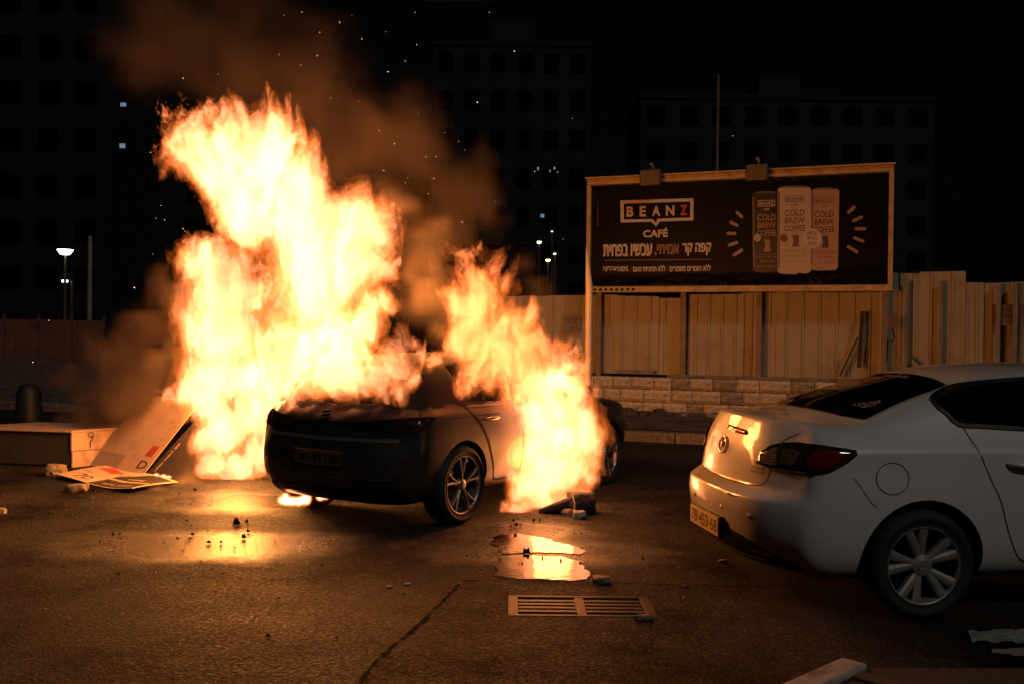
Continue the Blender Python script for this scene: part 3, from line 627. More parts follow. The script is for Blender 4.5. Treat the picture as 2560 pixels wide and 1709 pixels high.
def build_body(V, Fc, cr, mats, wheels, arch_r, levels=3, half_w=.88):
    o = mesh('body_cage', V, Fc, mats[0], smooth=True)
    bm = bmesh.new(); bm.from_mesh(o.data); bmesh.ops.recalc_face_normals(bm, faces=bm.faces[:]); bm.to_mesh(o.data); bm.free()
    if cr:
        at_ = o.data.attributes.new('crease_edge', 'FLOAT', 'EDGE')
        for e in o.data.edges:
            at_.data[e.index].value = cr.get((min(e.vertices), max(e.vertices)), 0.0)
    o.data.materials.append(mats[1])
    s = o.modifiers.new('s', 'SUBSURF'); s.levels = levels; s.render_levels = levels
    cut = []
    for wx, wz, sg in wheels:
        bm = bmesh.new(); N = 90
        a = [bm.verts.new((wx + arch_r*math.cos(2*math.pi*k/N), sg*(half_w-.27), wz + arch_r*math.sin(2*math.pi*k/N))) for k in range(N)]
        b = [bm.verts.new((wx + arch_r*math.cos(2*math.pi*k/N), sg*(half_w+.3), wz + arch_r*math.sin(2*math.pi*k/N))) for k in range(N)]
        bm.faces.new(a); bm.faces.new(b)
        for k in range(N): bm.faces.new((a[k], a[(k+1) % N], b[(k+1) % N], b[k]))
        bmesh.ops.recalc_face_normals(bm, faces=bm.faces[:])
        me = bpy.data.meshes.new('cut'); bm.to_mesh(me); bm.free(); me.materials.append(mats[0]); me.materials.append(mats[1])
        me.polygons.foreach_set('material_index', [1]*len(me.polygons))
        c = link(bpy.data.objects.new('cut', me)); cut.append(c)
        b_ = o.modifiers.new('b', 'BOOLEAN'); b_.object = c; b_.operation = 'DIFFERENCE'; b_.solver = 'EXACT'
    me = eval_mesh(o); 
    for c in cut: bpy.data.objects.remove(c)
    bpy.data.objects.remove(o)
    bm = bmesh.new(); bm.from_mesh(me)
    for e in bm.edges:
        if len(e.link_faces) == 2 and e.link_faces[0].material_index != e.link_faces[1].material_index: e.smooth = False
    for f in bm.faces: f.smooth = True
    bm.to_mesh(me); bm.free()
    return me
class Projector:
    def __init__(s, me):
        s.bvh = BVHTree.FromPolygons([v.co.copy() for v in me.vertices], [tuple(p.vertices) for p in me.polygons])
    def frame(s, d):
        d = Vector(d).normalized(); z = Vector((0,0,1))
        if abs(d.z) > .7: e = Vector((0,-1,0)); f = Vector((1,0,0))       # from above: u = -y, v = x
        else: e = d.cross(z).normalized(); f = z
        return d, e, f
    def hit(s, u, v, d, off, origin=Vector((0,0,0))):
        d, e, f = s.frame(d); o = origin + e*u + f*v - d*4
        h, n, idx, dist = s.bvh.ray_cast(o, d)
        if h is None:
            h, n, idx, dist = s.bvh.find_nearest(o + d*3.2)
        if n.dot(d) > 0: n = -n
        return h + n*off, n
    def patch(s, name, poly, d, mt, parent, off=.003, step=.04, origin=Vector((0,0,0)), thick=0.0):
        bm = bmesh.new(); vv = [bm.verts.new((u, v, 0)) for u, v in poly]; bm.faces.new(vv)
        us = [p[0] for p in poly]; vs_ = [p[1] for p in poly]
        for ax, lo, hi in ((0, min(us), max(us)), (1, min(vs_), max(vs_))):
            x = lo + step
            while x < hi - step*.3:
                nrm = (1,0,0) if ax == 0 else (0,1,0); co = (x,0,0) if ax == 0 else (0,x,0)
                bmesh.ops.bisect_plane(bm, geom=bm.verts[:]+bm.edges[:]+bm.faces[:], plane_co=co, plane_no=nrm); x += step
        nr = []
        for w in bm.verts:
            h, n = s.hit(w.co.x, w.co.y, d, off, origin); w.co = h; nr.append(n)
        if thick:
            inner = {}
            bm.verts.ensure_lookup_table()
            edges = [e for e in bm.edges if e.is_boundary]
            for e in edges:
                for w in e.verts:
                    if w not in inner: inner[w] = bm.verts.new(w.co - nr[w.index]*thick)
            for e in edges: bm.faces.new((e.verts[0], e.verts[1], inner[e.verts[1]], inner[e.verts[0]]))
        return bmobj(name, bm, mt, parent, smooth=True)
    def line(s, name, pts, d, mt, parent, w=.004, off=.0015, step=.03, origin=Vector((0,0,0)), closed=False):
        P = [Vector(p) for p in pts]; 
        if closed: P.append(P[0])
        # smooth resample
        Q = []
        for i in range(len(P)-1):
            p0 = P[max(0, i-1)] if not closed else P[(i-1) % (len(P)-1)]; p1, p2 = P[i], P[i+1]; p3 = P[min(len(P)-1, i+2)] if not closed else P[(i+2) % (len(P)-1)]
            k = max(2, int((p2-p1).length/step))
            for t in range(k):
                t = t/k; Q.append(.5*((2*p1)+(p2-p0)*t+(2*p0-5*p1+4*p2-p3)*t*t+(3*p1-p0-3*p2+p3)*t**3))
        Q.append(P[-1]); vs_ = []; fs_ = []
        for i, p in enumerate(Q):
            t = (Q[min(i+1,len(Q)-1)]-Q[max(i-1,0)])
            if t.length < 1e-9: t = Vector((1,0))
            t.normalize(); n = Vector((-t.y, t.x))
            for sg in (-1, 1):
                h, nn = s.hit(p.x+n.x*w*sg/2, p.y+n.y*w*sg/2, d, off, origin); vs_.append(h)
            if i: k = 2*i; fs_.append((k-2,k-1,k+1,k))
        return mesh(name, vs_, fs_, mt, parent)
def wheel(parent, loc, side, R_, W, rr, spoke_fn, m_tyre, m_rim, m_dark):
    """loc: centre of outer face, side -1 = faces -y"""
    w = bpy.data.objects.new('wheel', None); w.location = loc; w.empty_display_size = .1; link(w, parent); s = side
    bm = bmesh.new(); prof = [(rr*.98, 0), (rr+.006, .004), (rr+.03, -.004), ((rr+R_)/2, -.014), (R_-.03, -.004), (R_-.008, .014), (R_, .035), (R_, W-.035), (R_-.01, W-.012), ((rr+R_)/2, W+.01), (rr, W)]
    prof = [(r, -s*h) for r, h in prof]; lathe(bm, prof, 56)
    for k in range(56):
        pass
    bmobj('tyre', bm, m_tyre, w, smooth=True)
    bm = bmesh.new(); prof = [(rr*1.0, .006), (rr*.985, .0), (rr*.95, .004), (rr*.92, .03), (rr*.90, .1), (rr*.9, W*.8)]
    lathe(bm, [(r, -s*h) for r, h in prof], 56); rim = bmobj('rim', bm, m_rim, w, smooth=True)
    bm = bmesh.new(); lathe(bm, [(.001, -s*.09), (rr*.55, -s*.09), (rr*.9, -s*.1)], 40); bmobj('brake_disc', bm, m_dark, rim)
    spoke_fn(rim, s, rr, m_rim, m_dark)
    return w
def bar_spoke(bm, a0, a1, r0, r1, w0, w1, h0, h1, th, s, seg=5, curve=0.0):
    """tapered bar from angle a0 at radius r0 to a1 at r1; h = depth of face behind wheel face"""
    rings = []
    for i in range(seg+1):
        t = i/seg; r = r0+(r1-r0)*t; a = a0+(a1-a0)*t + curve*math.sin(math.pi*t); w = w0+(w1-w0)*t; h = h0+(h1-h0)*t
        c, sn = math.cos(a), math.sin(a); tx, tz = -sn, c
        rings.append([bm.verts.new((c*r+tx*w*f/2, -s*(h+dd), sn*r+tz*w*f/2)) for f, dd in ((-1,th),(-.85,.006),(-.3,0),(.3,0),(.85,.006),(1,th))])
    for a, b in zip(rings[:-1], rings[1:]):
        for k in range(5): bm.faces.new((a[k], a[k+1], b[k+1], b[k]))
        bm.faces.new((a[5], a[0], b[0], b[5]))
    bm.faces.new(rings[0]); bm.faces.new(rings[-1])
# ---------------------------------------------------------------- white saloon
M_PAINT = mat('white_car_paint', (.62,.61,.58), .38, var=.03, scale=2, coat=1.0, spec=.5)
M_WELL = mat('wheel_well', (.008,.008,.008), .9, var=.2)
M_GLASS = mat('tinted_glass', (.004,.004,.004), .04, var=.1, spec=.6)
M_GAP = mat('panel_gap', (.006,.005,.005), .7, var=.1)
M_TYRE = mat('tyre_rubber', (.014,.013,.013), .75, var=.25, scale=20, bump=.002, bscale=50)
M_ALLOY = mat('alloy_silver', (.34,.33,.32), .42, .55, var=.12, scale=12)
M_BLKP = mat('black_plastic', (.012,.011,.011), .55, var=.2, scale=20)
M_CHROME = mat('chrome', (.75,.73,.7), .12, 1.0, var=.03)
M_LENS = mat('red_lens', (.15,.009,.006), .08, var=.2, scale=14, coat=1, spec=.7)
M_LENSB = mat('smoked_lens', (.018,.012,.010), .07, var=.3, scale=30, coat=1, spec=.8)
M_LENSC = mat('clear_lens', (.38,.30,.22), .12, .3, var=.35, scale=40, coat=1, bump=.002, bscale=60)
M_PLATE = mat('yellow_plate', (.72,.50,.08), .4, var=.04); M_PTXT = mat('plate_black', (.012,.012,.012), .5, var=.1)
X = [-.98,-.66,-.36,0,.38,.8,1.3,1.9,2.3,2.64,3.05,3.4,3.6]
JF = [-1,-.78,-.4,0,.4,.78,1]
ZL = [.20,.30,.45,.60,.665,.72,.86,.965,1.06,1.21,1.36]
def ip(x, xs, ys): return float(np.interp(x, xs, ys))
def white_pos(i, j, k):
    x = X[i]; jf = JF[j]; aj = abs(jf)
    if k <= 8:
        front = max(0, (i-8)/4)
        z = ZL[k] if k < 8 else [1.105,1.10,1.085,1.075,1.065,1.05,1.02,.99,.98,.95,.90,.84,.76][i]
        if 0 < k < 8 and i > 8: z = ZL[0] + (ZL[k]-ZL[0])*(1 - .30*front)
        # half width per level
        w = [.74,.835,.868,.878,.880,.882,.878,.868,.775][k]
        if i == 0: w *= [.80,.84,.86,.86,.86,.84,.82,.80,.80][k]
        elif i == 1: w *= [.96,.98,.985,.985,.985,.982,.978,.97,.95][k]
        elif i in (2, 3): w += .012 if 2 <= k <= 5 else 0
        elif i == 12: w *= .70
        elif i == 11: w *= .90
        elif i == 10: w *= .975
        y = jf*w
        if k == 8 and aj < 1:
            crown = {.78:.012,.4:.03,0:.036}[aj]; z += crown * (.55 if i == 0 else 1.0)
            if i in (2,): z += .0
        if i == 0:
            xr = [-.84,-.93,-.985,-1.0,-.985,-.90,-.885,-.865,-.80][k]
            x = xr + {1:.20,.78:.055,.4:.012,0:0}[aj] * (1.15 if k <= 4 else 1.0)
        if i == 12:
            x = [3.45,3.55,3.60,3.60,3.59,3.58,3.54,3.48,3.38][k] - {1:.30,.78:.10,.4:.02,0:0}[aj]
        if i == 1 and k == 8: x = -.60
        if i == 2 and k == 8: x = -.40 + (.06 if aj == 1 else .10 if aj == .78 else 0)   # base of the rear screen
        if i == 8 and k == 8: x = 2.30 - (.20 if aj == 1 else .08 if aj == .78 else 0)
        if k == 0: z = .20 + (.06 if i in (0,) else 0) + (.0 if aj > .7 else -.02)
        return (x, y, z)
    xr = [0,0,.34,.44,.62,.88,1.22,1.50,1.66][i]; x2 = [0,0,-.02,.16,.48,.84,1.26,1.68,2.00][i]
    zr = [0,0,1.345,1.375,1.41,1.435,1.445,1.435,1.41][i]
    if k == 9:
        w = [0,0,.655,.70,.712,.715,.712,.70,.66][i]; x = x2; z = [0,0,1.225,1.23,1.24,1.245,1.24,1.22,1.20][i]
        if aj < 1:
            w0 = w; z += {.78:.02,.4:.03,0:.034}[aj] 
            if i == 2: x += -.03*(1-aj)
        return (x, jf*w, z)
    w = [0,0,.555,.575,.59,.595,.59,.58,.56][i]; z = zr - {1:.045,.78:.006,.4:-.012,0:-.018}[aj]*1.0
    return (xr, jf*w, z)
def white_crease(a, b):
    if a[0] == b[0] == 0 and a[2] == b[2]:
        return {8:.75, 4:.55, 5:.55}.get(a[2], 0)
    if a[2] == b[2] == 7 and a[1] == b[1] and a[1] in (0, 6): return .45
    return 0
V_, F_, C_ = lattice_body(X, JF, 11, white_pos, 2, 8, 8, white_crease)
WR = .318
th = R(8.0)
wc = gp(2306, 1552)                      # contact of the near rear wheel
fwd = Vector((math.cos(th), math.sin(th), 0)); lft = Vector((-math.sin(th), math.cos(th), 0))
axle = wc + lft*.86
white = empty('white_car', (axle.x, axle.y, 0), th); tag(white, 'white four-door saloon car parked with its tail towards the fire', 'car')
wm = build_body(V_, F_, C_, [M_PAINT, M_WELL], [(0, WR, -1), (0, WR, 1), (2.64, WR, -1), (2.64, WR, 1)], .378)
body = link(bpy.data.objects.new('body', wm), white)
PJ = Projector(wm)
SR = (0, 1, 0)      # looking from the right flank: u = +x
def side_d(): return Vector((0, 1, 0))
# near-side glasshouse: u along x, v = z
def smooth_poly(pts, n=5):
    out = []; N = len(pts)
    for i in range(N):
        p0, p1, p2, p3 = [Vector(pts[(i+k) % N]) for k in (-1,0,1,2)]
        for t in range(n):
            t /= n; q_ = .5*((2*p1)+(p2-p0)*t+(2*p0-5*p1+4*p2-p3)*t*t+(3*p1-p0-3*p2+p3)*t**3); out.append((q_.x, q_.y))
    return out
win_r = [(.16,1.235),(.30,1.295),(.48,1.335),(.80,1.365),(1.08,1.372),(1.08,1.065),(.70,1.083),(.40,1.10),(.265,1.11),(.21,1.17)]
win_f = [(1.16,1.372),(1.50,1.355),(1.78,1.27),(2.02,1.15),(2.10,1.06),(1.95,1.025),(1.5,1.045),(1.16,1.062)]
for sgn in (1, -1):
    d = Vector((0, sgn, 0)); fl = lambda pts: [(p[0]*sgn, p[1]) for p in pts]
    for wn_, wp_ in (('rear_door_window', win_r), ('front_door_window', win_f)):
        g = PJ.patch(wn_, fl(wp_), d, M_GLASS, white, .007, .025)
        PJ.line('window_seal', fl(wp_), d, M_BLKP, g, .022, .0095, .03, closed=True)
    PJ.line('door_gap', fl([(.29,1.095),(.31,1.03),(.345,.93),(.40,.80),(.46,.68),(.50,.55),(.545,.44),(.61,.34),(.70,.315),(.9,.305),(1.12,.30)]), d, M_GAP, white, .007, .0015)
    PJ.line('door_gap', fl([(1.12,.30),(1.12,.6),(1.125,1.06)]), d, M_GAP, white, .007, .0015)
    PJ.line('door_gap', fl([(1.12,.30),(1.6,.30),(2.02,.32),(2.12,.5),(2.14,.9),(2.12,1.02)]), d, M_GAP, white, .007, .0015)
    PJ.line('bumper_gap', fl([(-.435,.825),(-.40,.78),(-.36,.72),(-.33,.68),(-.295,.655)]), d, M_GAP, white, .004, .0015)
    # recessed grip and handle
    for hx in (.62, 1.72):
        PJ.patch('handle_recess', smooth_poly(fl([(hx-.06,.905),(hx+.02,.925),(hx+.10,.90),(hx+.08,.868),(hx,.85),(hx-.06,.872)]), 4), d, mat('white_paint_recess', (.62,.61,.58), .4, var=.03), white, .0015, .03)
        bm = bmesh.new(); pts = [];
        for t in range(9):
            uu = hx-.125 + .25*t/8; h, n = PJ.hit(uu*sgn, .893 - .012*(t/8), d, 0); lift = .030*math.sin(math.pi*min(1, max(0, t/8)))**.5 + .004; pts.append(h + n*lift)
        tube(bm, pts, [.008,.014,.017,.018,.018,.018,.017,.014,.008], 8)
        for v in bm.verts: pass
        bmobj('door_handle', bm, M_PAINT, white, smooth=True)
# fuel flap
PJ.line('fuel_flap_gap', [(-.205+.098*math.cos(2*math.pi*k/28), .818+.088*math.sin(2*math.pi*k/28)) for k in range(28)], SR, M_GAP, white, .005, .0015, .01, closed=True)
# rear screen, from above (u = -y, v = x)
UP = (0, 0, -1)
scr = [(-.50,.345),(-.25,.365),(0,.372),(.25,.365),(.50,.345),(.545,.19),(.585,.03),(.625,-.13),(.66,-.265),(.45,-.32),(.22,-.345),(0,-.352),(-.22,-.345),(-.45,-.32),(-.66,-.265),(-.625,-.13),(-.585,.03),(-.545,.19)]
sg_ = PJ.patch('rear_screen', scr, UP, M_GLASS, white, .006, .03)
wsc = [(-.50,1.70),(0,1.74),(.50,1.70),(.60,1.95),(.64,2.12),(.3,2.22),(0,2.25),(-.3,2.22),(-.64,2.12),(-.60,1.95)]
PJ.patch('windscreen', wsc, UP, M_GLASS, white, .004, .06)
# sun-strip lettering and rose decal on the rear screen
M_DECAL = mat('silver_decal', (.22,.21,.19), .5, var=.1)
fn_scr = lambda u, v, d_: PJ.hit(u, v, UP, .0085)[0]
text_on('screen_lettering', 'mazda', M_DECAL, sg_, fn_scr, -.16, .14, .285, .335, 0, .012)
def rose(cu, cv, s):
    polys = []
    def arc(r0, r1, a0, a1, n=8): 
        return [(r1*math.cos(a0+(a1-a0)*k/n), r1*math.sin(a0+(a1-a0)*k/n)) for k in range(n+1)] + [(r0*math.cos(a1+(a0-a1)*k/n), r0*math.sin(a1+(a0-a1)*k/n)) for k in range(n+1)]
    for r0, r1, a0, a1 in ((.06,.2,.2,4.2),(.26,.36,.4,3.0),(.28,.40,3.3,5.6),(.44,.58,-.3,1.6),(.46,.60,1.9,3.6),(.50,.72,3.9,5.4),(.64,.78,-.9,.2),(.66,.80,.5,1.9)): polys.append(arc(r0, r1, a0, a1))
    stem = [(-.5,-.45),(-1.1,-.9),(-1.75,-1.2),(-1.78,-1.13),(-1.1,-.8),(-.5,-.35)]; polys.append(stem)
    for cx, cy, a in ((-1.0,-.35,.5),(-1.35,-.62,.2),(-.75,-.95,-.6),(-1.5,-1.0,2.6),(-.15,-.95,-.5),(.2,-.92,.2)):
        c, sn = math.cos(a), math.sin(a); polys.append([(cx+c*p-sn*q_, cy+sn*p+c*q_) for p, q_ in ((-.3,0),(-.1,.11),(.12,.1),(.3,0),(.1,-.1),(-.1,-.09))])
    vs_ = []; fs_ = []
    for p in polys:
        b = len(vs_); vs_ += [PJ.hit(cu + x*s, cv + y*s, UP, .0085)[0] for x, y in p]; fs_.append(tuple(range(b, b+len(p))))
    mesh('rose_decal', vs_, fs_, M_DECAL, sg_)
rose(.46, -.11, .062)
# tail face: u = -y ... looking along +x from behind
RE = (1, 0, 0)   # u = -y  (d x z = (1,0,0)x(0,0,1) = (0,-1,0))
PJ.line('boot_gap', [(.64,1.05),(.585,1.0),(.575,.90),(.575,.85),(.57,.78),(.53,.735),(.44,.722),(.2,.716),(0,.715),(-.2,.716),(-.44,.722),(-.53,.735),(-.57,.78),(-.575,.85),(-.585,1.0),(-.64,1.05)], RE, M_GAP, white, .007, .0015, .03)
# tail lamps wrap the corner: project along a diagonal
for sgn in (1, -1):
    D = Vector((.72, .69*sgn, 0)).normalized(); org = Vector((-.7, -.65*sgn, 0)); e = D.cross(Vector((0,0,1)))
    sg2 = 1 if e.x > 0 else -1          # +u runs to the car front for the near lamp
    fl = lambda pts: [(p[0]*(1 if sgn > 0 else -1), p[1]) for p in pts]
    outl = [(-.235,.868),(-.20,.925),(-.14,.968),(-.06,.990),(.04,1.0),(.16,.998),(.27,.985),(.345,.972),(.352,.95),(.31,.905),(.24,.855),(.16,.838),(.04,.836),(-.08,.842),(-.18,.848),(-.225,.853)]
    lamp = PJ.patch('tail_lamp', fl(outl), D, M_LENSB, white, .012, .04, org, .018)
    PJ.patch('clear_lens', fl([(-.205,.870),(-.17,.918),(-.115,.955),(-.085,.960),(-.085,.862),(-.16,.862)]), D, M_LENSC, lamp, .0145, .03, org)
    for t in range(5): PJ.line('lens_rib', fl([(-.19+t*.006,.874+t*.016),(-.09,.874+t*.016)]), D, M_CHROME, lamp, .003, .0155, .03, org)
    PJ.line('lens_edge', fl([(-.075,.858),(-.072,.91),(-.066,.982)]), D, M_GAP, lamp, .010, .0155, .03, org)
    PJ.patch('reverse_lens', fl([(-.055,.872),(-.055,.955),(.02,.962),(.07,.945),(.04,.885),(.02,.868)]), D, mat('reverse_lens_glass', (.10,.085,.07), .08, .2, var=.5, scale=60, coat=1, bump=.003, bscale=80), lamp, .0145, .03, org)
    PJ.line('lens_edge', fl([(.05,.868),(.07,.905),(.115,.958)]), D, M_CHROME, lamp, .006, .0155, .02, org)
    PJ.patch('red_reflector', fl([(.13,.872),(.12,.93),(.17,.972),(.26,.968),(.30,.945),(.24,.885),(.18,.862)]), D, M_LENS, lamp, .0145, .03, org)
# high brake lamp, badge, plate, sensors
PJ.patch('brake_lamp', [(-.02,1.012),(-.02,1.042),(.24,1.033),(.27,1.02),(.26,1.004),(.1,1.004)], RE, mat('amber_red_lens', (.30,.05,.02), .2, var=.2, coat=1), white, .010, .03, Vector((0,0,0)), .012)
bm = bmesh.new(); c_, n_ = PJ.hit(-.02, .915, RE, .008); Bm = Matrix.Translation(c_)
def badge_pt(u, v): h, n = PJ.hit(-.02+u, .915+v, RE, .008); return h
tube(bm, [badge_pt(.062*math.cos(2*math.pi*k/28), .050*math.sin(2*math.pi*k/28)) for k in range(29)], .006, 6, cap=False)
tube(bm, [badge_pt(*p) for p in ((-.056,.018),(-.03,.026),(-.008,.006),(0,-.02),(.008,.006),(.03,.026),(.056,.018))], [.003,.006,.007,.006,.007,.006,.003], 6)
bmobj('badge', bm, M_CHROME, white, smooth=True)
text_on('model_lettering', '3', M_CHROME, white, lambda u, v, d_: PJ.hit(u, v, RE, .004)[0], -.50, -.44, .79, .83, 0, .02)
for i, s in enumerate(('סוכנות רכב', 'מרכז מכירות')): text_on('dealer_sticker', heb(s), M_PTXT, white, lambda u, v, d_: PJ.hit(u, v, RE, .003)[0], .42, .54, .822-i*.022, .838-i*.022, 0, .02)
PB = PJ.hit(0, .44, RE, .02)[0]; 
# number plate with dark surround
px_ = PB.x - .012
def pl(u, v, d_): return Vector((px_ - d_ + .02*(v-.42)*0, -u, v))
bm = bmesh.new(); poly_prism(bm, [(-.275,.372),(.275,.372),(.275,.502),(-.275,.502)], -.03, 0, pl); plate = bmobj('number_plate', bm, M_BLKP, white, bevel=.004)
bm = bmesh.new(); poly_prism(bm, [(-.262,.380),(.262,.380),(.262,.494),(-.262,.494)], 0.0008, .003, pl); bmobj('plate_face', bm, M_PLATE, plate, bevel=.001)
text_on('plate_number', '78·453·68', M_PTXT, plate, pl, -.235, .245, .397, .478, .0042, .02)
# lower dark diffuser and side sensor caps
dif = smooth_poly([(-.64,.345),(-.5,.42),(-.3,.445),(0,.45),(.3,.445),(.5,.42),(.64,.345),(.735,.26),(.73,.215),(.3,.20),(0,.195),(-.3,.20),(-.73,.215),(-.735,.26)], 3)
PJ.patch('diffuser', dif, RE, M_BLKP, white, .003, .06)
for u in (-.62,-.25,.25,.55): 
    h, n = PJ.hit(u, .56, RE, .001); bm = bmesh.new(); q_ = n.to_track_quat('Z','Y').to_matrix().to_4x4(); lathe(bm, [(.014,0),(.012,.003),(.001,.004)], 16, 'z'); bm.transform(Matrix.Translation(h) @ q_); bmobj('parking_sensor', bm, M_PAINT, white, smooth=True)
# scuffs on the bumper edge
PJ.patch('bumper_scuff', [(.30,.652),(.34,.664),(.40,.657),(.47,.662),(.42,.648),(.36,.642)], RE, M_BLKP, white, .0018, .03)
# mirrors, headlamps, grille (front of the car)
for sgn in (1, -1):
    bm = bmesh.new(); bmesh.ops.create_icosphere(bm, subdivisions=3, radius=1); bm.transform(Matrix.Translation((1.98, -sgn*.95, 1.08)) @ Matrix.Diagonal((.07,.12,.075,1))); bmobj('door_mirror', bm, M_PAINT, white, smooth=True)
    D = Vector((-.8, .6*sgn, 0)).normalized(); org = Vector((3.3, -.6*sgn, 0)); PJ.patch('headlamp', smooth_poly([(-.25,.66),(-.05,.74),(.2,.78),(.22,.70),(0,.62),(-.2,.60)],4), D, M_LENSC, white, .008, .05, org, .012)
PJ.patch('grille', smooth_poly([(-.45,.36),(-.3,.44),(.3,.44),(.45,.36),(.35,.26),(-.35,.26)],4), (-1,0,0), M_BLKP, white, .004, .06)
def spokes_white(rim, s, rr, mr, md):
    bm = bmesh.new()
    for k in range(5):
        a = 2*math.pi*k/5 + R(90+12)
        for da, cu in ((-.17,-.02),(.17,.02)):
            bar_spoke(bm, a+da*.7, a+da*1.3, rr*.18, rr*.94, .044, .062, .024, .004, .03, s, 6, cu)
    bmobj('spoke_set', bm, mr, rim, smooth=False)
    bm = bmesh.new(); lathe(bm, [(.001,-s*.008),(.03,-s*.008),(.034,-s*.012),(.06,-s*.02),(.066,-s*.05)], 30); bmobj('hub_cap', bm, mr, rim)
    for k in range(5):
        a = 2*math.pi*k/5 + R(90+12+36); bm = bmesh.new(); lathe(bm, [(.001,-s*.028),(.011,-s*.028),(.012,-s*.045)], 10); bm.transform(Matrix.Translation((.052*math.cos(a), 0, .052*math.sin(a)))); bmobj('wheel_nut', bm, md, rim)
for x, y, s in ((0,-.872,-1),(0,.872,1),(2.64,-.872,-1),(2.64,.872,1)):
    wheel(white, (x, y, WR), s, WR, .2, .226, spokes_white, M_TYRE, M_ALLOY, M_BLKP)
# ---------------------------------------------------------------- burning hatchback
M_BURN = mat('sooty_dark_paint', (.035,.032,.030), .42, .1, var=.5, scale=3, coat=.4, dirt=(.010,.009,.008), dscale=3.5, dlo=.42, dhi=.62)
M_SOOT = mat('soot', (.008,.007,.006), .9, var=.3, scale=10)
M_ALLOY2 = mat('alloy_sooty', (.30,.28,.25), .38, .8, var=.2, scale=12)
M_TRIM = mat('trim_strip', (.16,.15,.14), .35, .3, var=.1)
X2 = [-.82,-.58,-.36,0,.38,.8,1.3,1.9,2.3,2.69,3.05,3.35,3.55]
ZL2 = [.22,.32,.45,.58,.66,.74,.84,.93,1.0,1.2,1.40]
def hatch_pos(i, j, k):
    x = X2[i]; jf = JF[j]; aj = abs(jf)
    if k <= 8:
        front = max(0, (i-8)/4); z = ZL2[k] if k < 8 else [1.0,1.0,1.0,.995,.99,.98,.97,.96,.95,.93,.90,.84,.76][i]
        if 0 < k < 8 and i > 8: z = ZL2[0] + (ZL2[k]-ZL2[0])*(1-.26*front)
        w = [.76,.85,.88,.892,.895,.895,.888,.872,.80][k]
        if i == 0: w *= [.84,.88,.90,.90,.90,.885,.87,.86,.86][k]
        elif i == 1: w *= .985
        elif i == 12: w *= .72
        elif i == 11: w *= .90
        y = jf*w
        if k == 8 and aj < 1: z += {.78:.008,.4:.016,0:.02}[aj]
        if i == 0: x = [-.72,-.79,-.82,-.825,-.80,-.775,-.765,-.735,-.66][k] + {1:.16,.78:.04,.4:.008,0:0}[aj]
        if i == 12: x = [3.42,3.50,3.55,3.55,3.54,3.52,3.48,3.42,3.3][k] - {1:.3,.78:.1,.4:.02,0:0}[aj]
        if i == 8 and k == 8: x = 2.30 - (.18 if aj == 1 else .06 if aj == .78 else 0)
        if i == 1 and k == 8: x = -.45
        if i == 0 and k == 8: x = -.66 + (.16 if aj == 1 else .05 if aj == .78 else 0)
        return (x, y, z)
    xr = [-.33,-.22,-.06,.18,.45,.8,1.2,1.48,1.62][i]; x2 = [-.50,-.36,-.2,.08,.42,.8,1.24,1.66,1.98][i]
    if k == 9:
        w = [.70,.74,.755,.765,.765,.76,.755,.74,.70][i]; return (x2 + (.06 if i == 0 and aj == 1 else 0), jf*w, [1.2,1.21,1.215,1.22,1.22,1.22,1.215,1.21,1.19][i] + (0 if aj == 1 else .015))
    w = [.55,.58,.60,.61,.615,.615,.61,.60,.57][i]; return (xr, jf*w, [1.345,1.37,1.385,1.40,1.41,1.41,1.405,1.39,1.37][i] - {1:.045,.78:.006,.4:-.008,0:-.012}[aj])
V_, F_, C_ = lattice_body(X2, JF, 11, hatch_pos, 0, 8, 8)
ph = R(90 - 32.0)
hc = gp(1153, 1310)
hf = Vector((math.cos(ph), math.sin(ph), 0)); hr = Vector((math.sin(ph), -math.cos(ph), 0))
hax = hc - hr*.86
burn = empty('burning_car', (hax.x, hax.y, 0), ph); tag(burn, 'dark hatchback car engulfed in flames on the street', 'car')
WR2 = .335
hm = build_body(V_, F_, C_, [M_BURN, M_SOOT], [(0, WR2, -1), (0, WR2, 1), (2.69, WR2, -1), (2.69, WR2, 1)], .375, 3, .895)
PH = Projector(hm)
def inpoly(x, y, poly):
    c = False; n = len(poly); j = n-1
    for i in range(n):
        xi, yi = poly[i]; xj, yj = poly[j]
        if (yi > y) != (yj > y) and x < (xj-xi)*(y-yi)/(yj-yi)+xi: c = not c
        j = i
    return c
# windows burst: open them, slicing the shell along straight cuts first
bm = bmesh.new(); bm.from_mesh(hm)
sw1 = [(.16,1.02),(.02,1.14),(.06,1.33),(.5,1.37),(.90,1.38),(.90,1.0)]
sw2 = [(.98,1.0),(.98,1.38),(1.38,1.35),(1.75,1.20),(1.98,1.03),(1.95,.985)]
rw = [(-.60,1.03),(-.50,1.345),(.50,1.345),(.60,1.03)]
for poly in (sw1, sw2):
    for a, b in zip(poly, poly[1:]+poly[:1]):
        nrm = Vector((-(b[1]-a[1]), 0, b[0]-a[0])).normalized()
        sel = [f for f in bm.faces if f.calc_center_median().z > .95]
        g = set(sel); 
        for f in sel: g.update(f.edges); g.update(f.verts)
        bmesh.ops.bisect_plane(bm, geom=list(g), plane_co=(a[0],0,a[1]), plane_no=nrm)
for a, b in zip(rw, rw[1:]+rw[:1]):
    nrm = Vector((0, -(b[1]-a[1]), b[0]-a[0])).normalized(); sel = [f for f in bm.faces if f.calc_center_median().x < 0 and f.calc_center_median().z > .97]; g = set(sel)
    for f in sel: g.update(f.edges); g.update(f.verts)
    bmesh.ops.bisect_plane(bm, geom=list(g), plane_co=(0,a[0],a[1]), plane_no=nrm)
kill = []
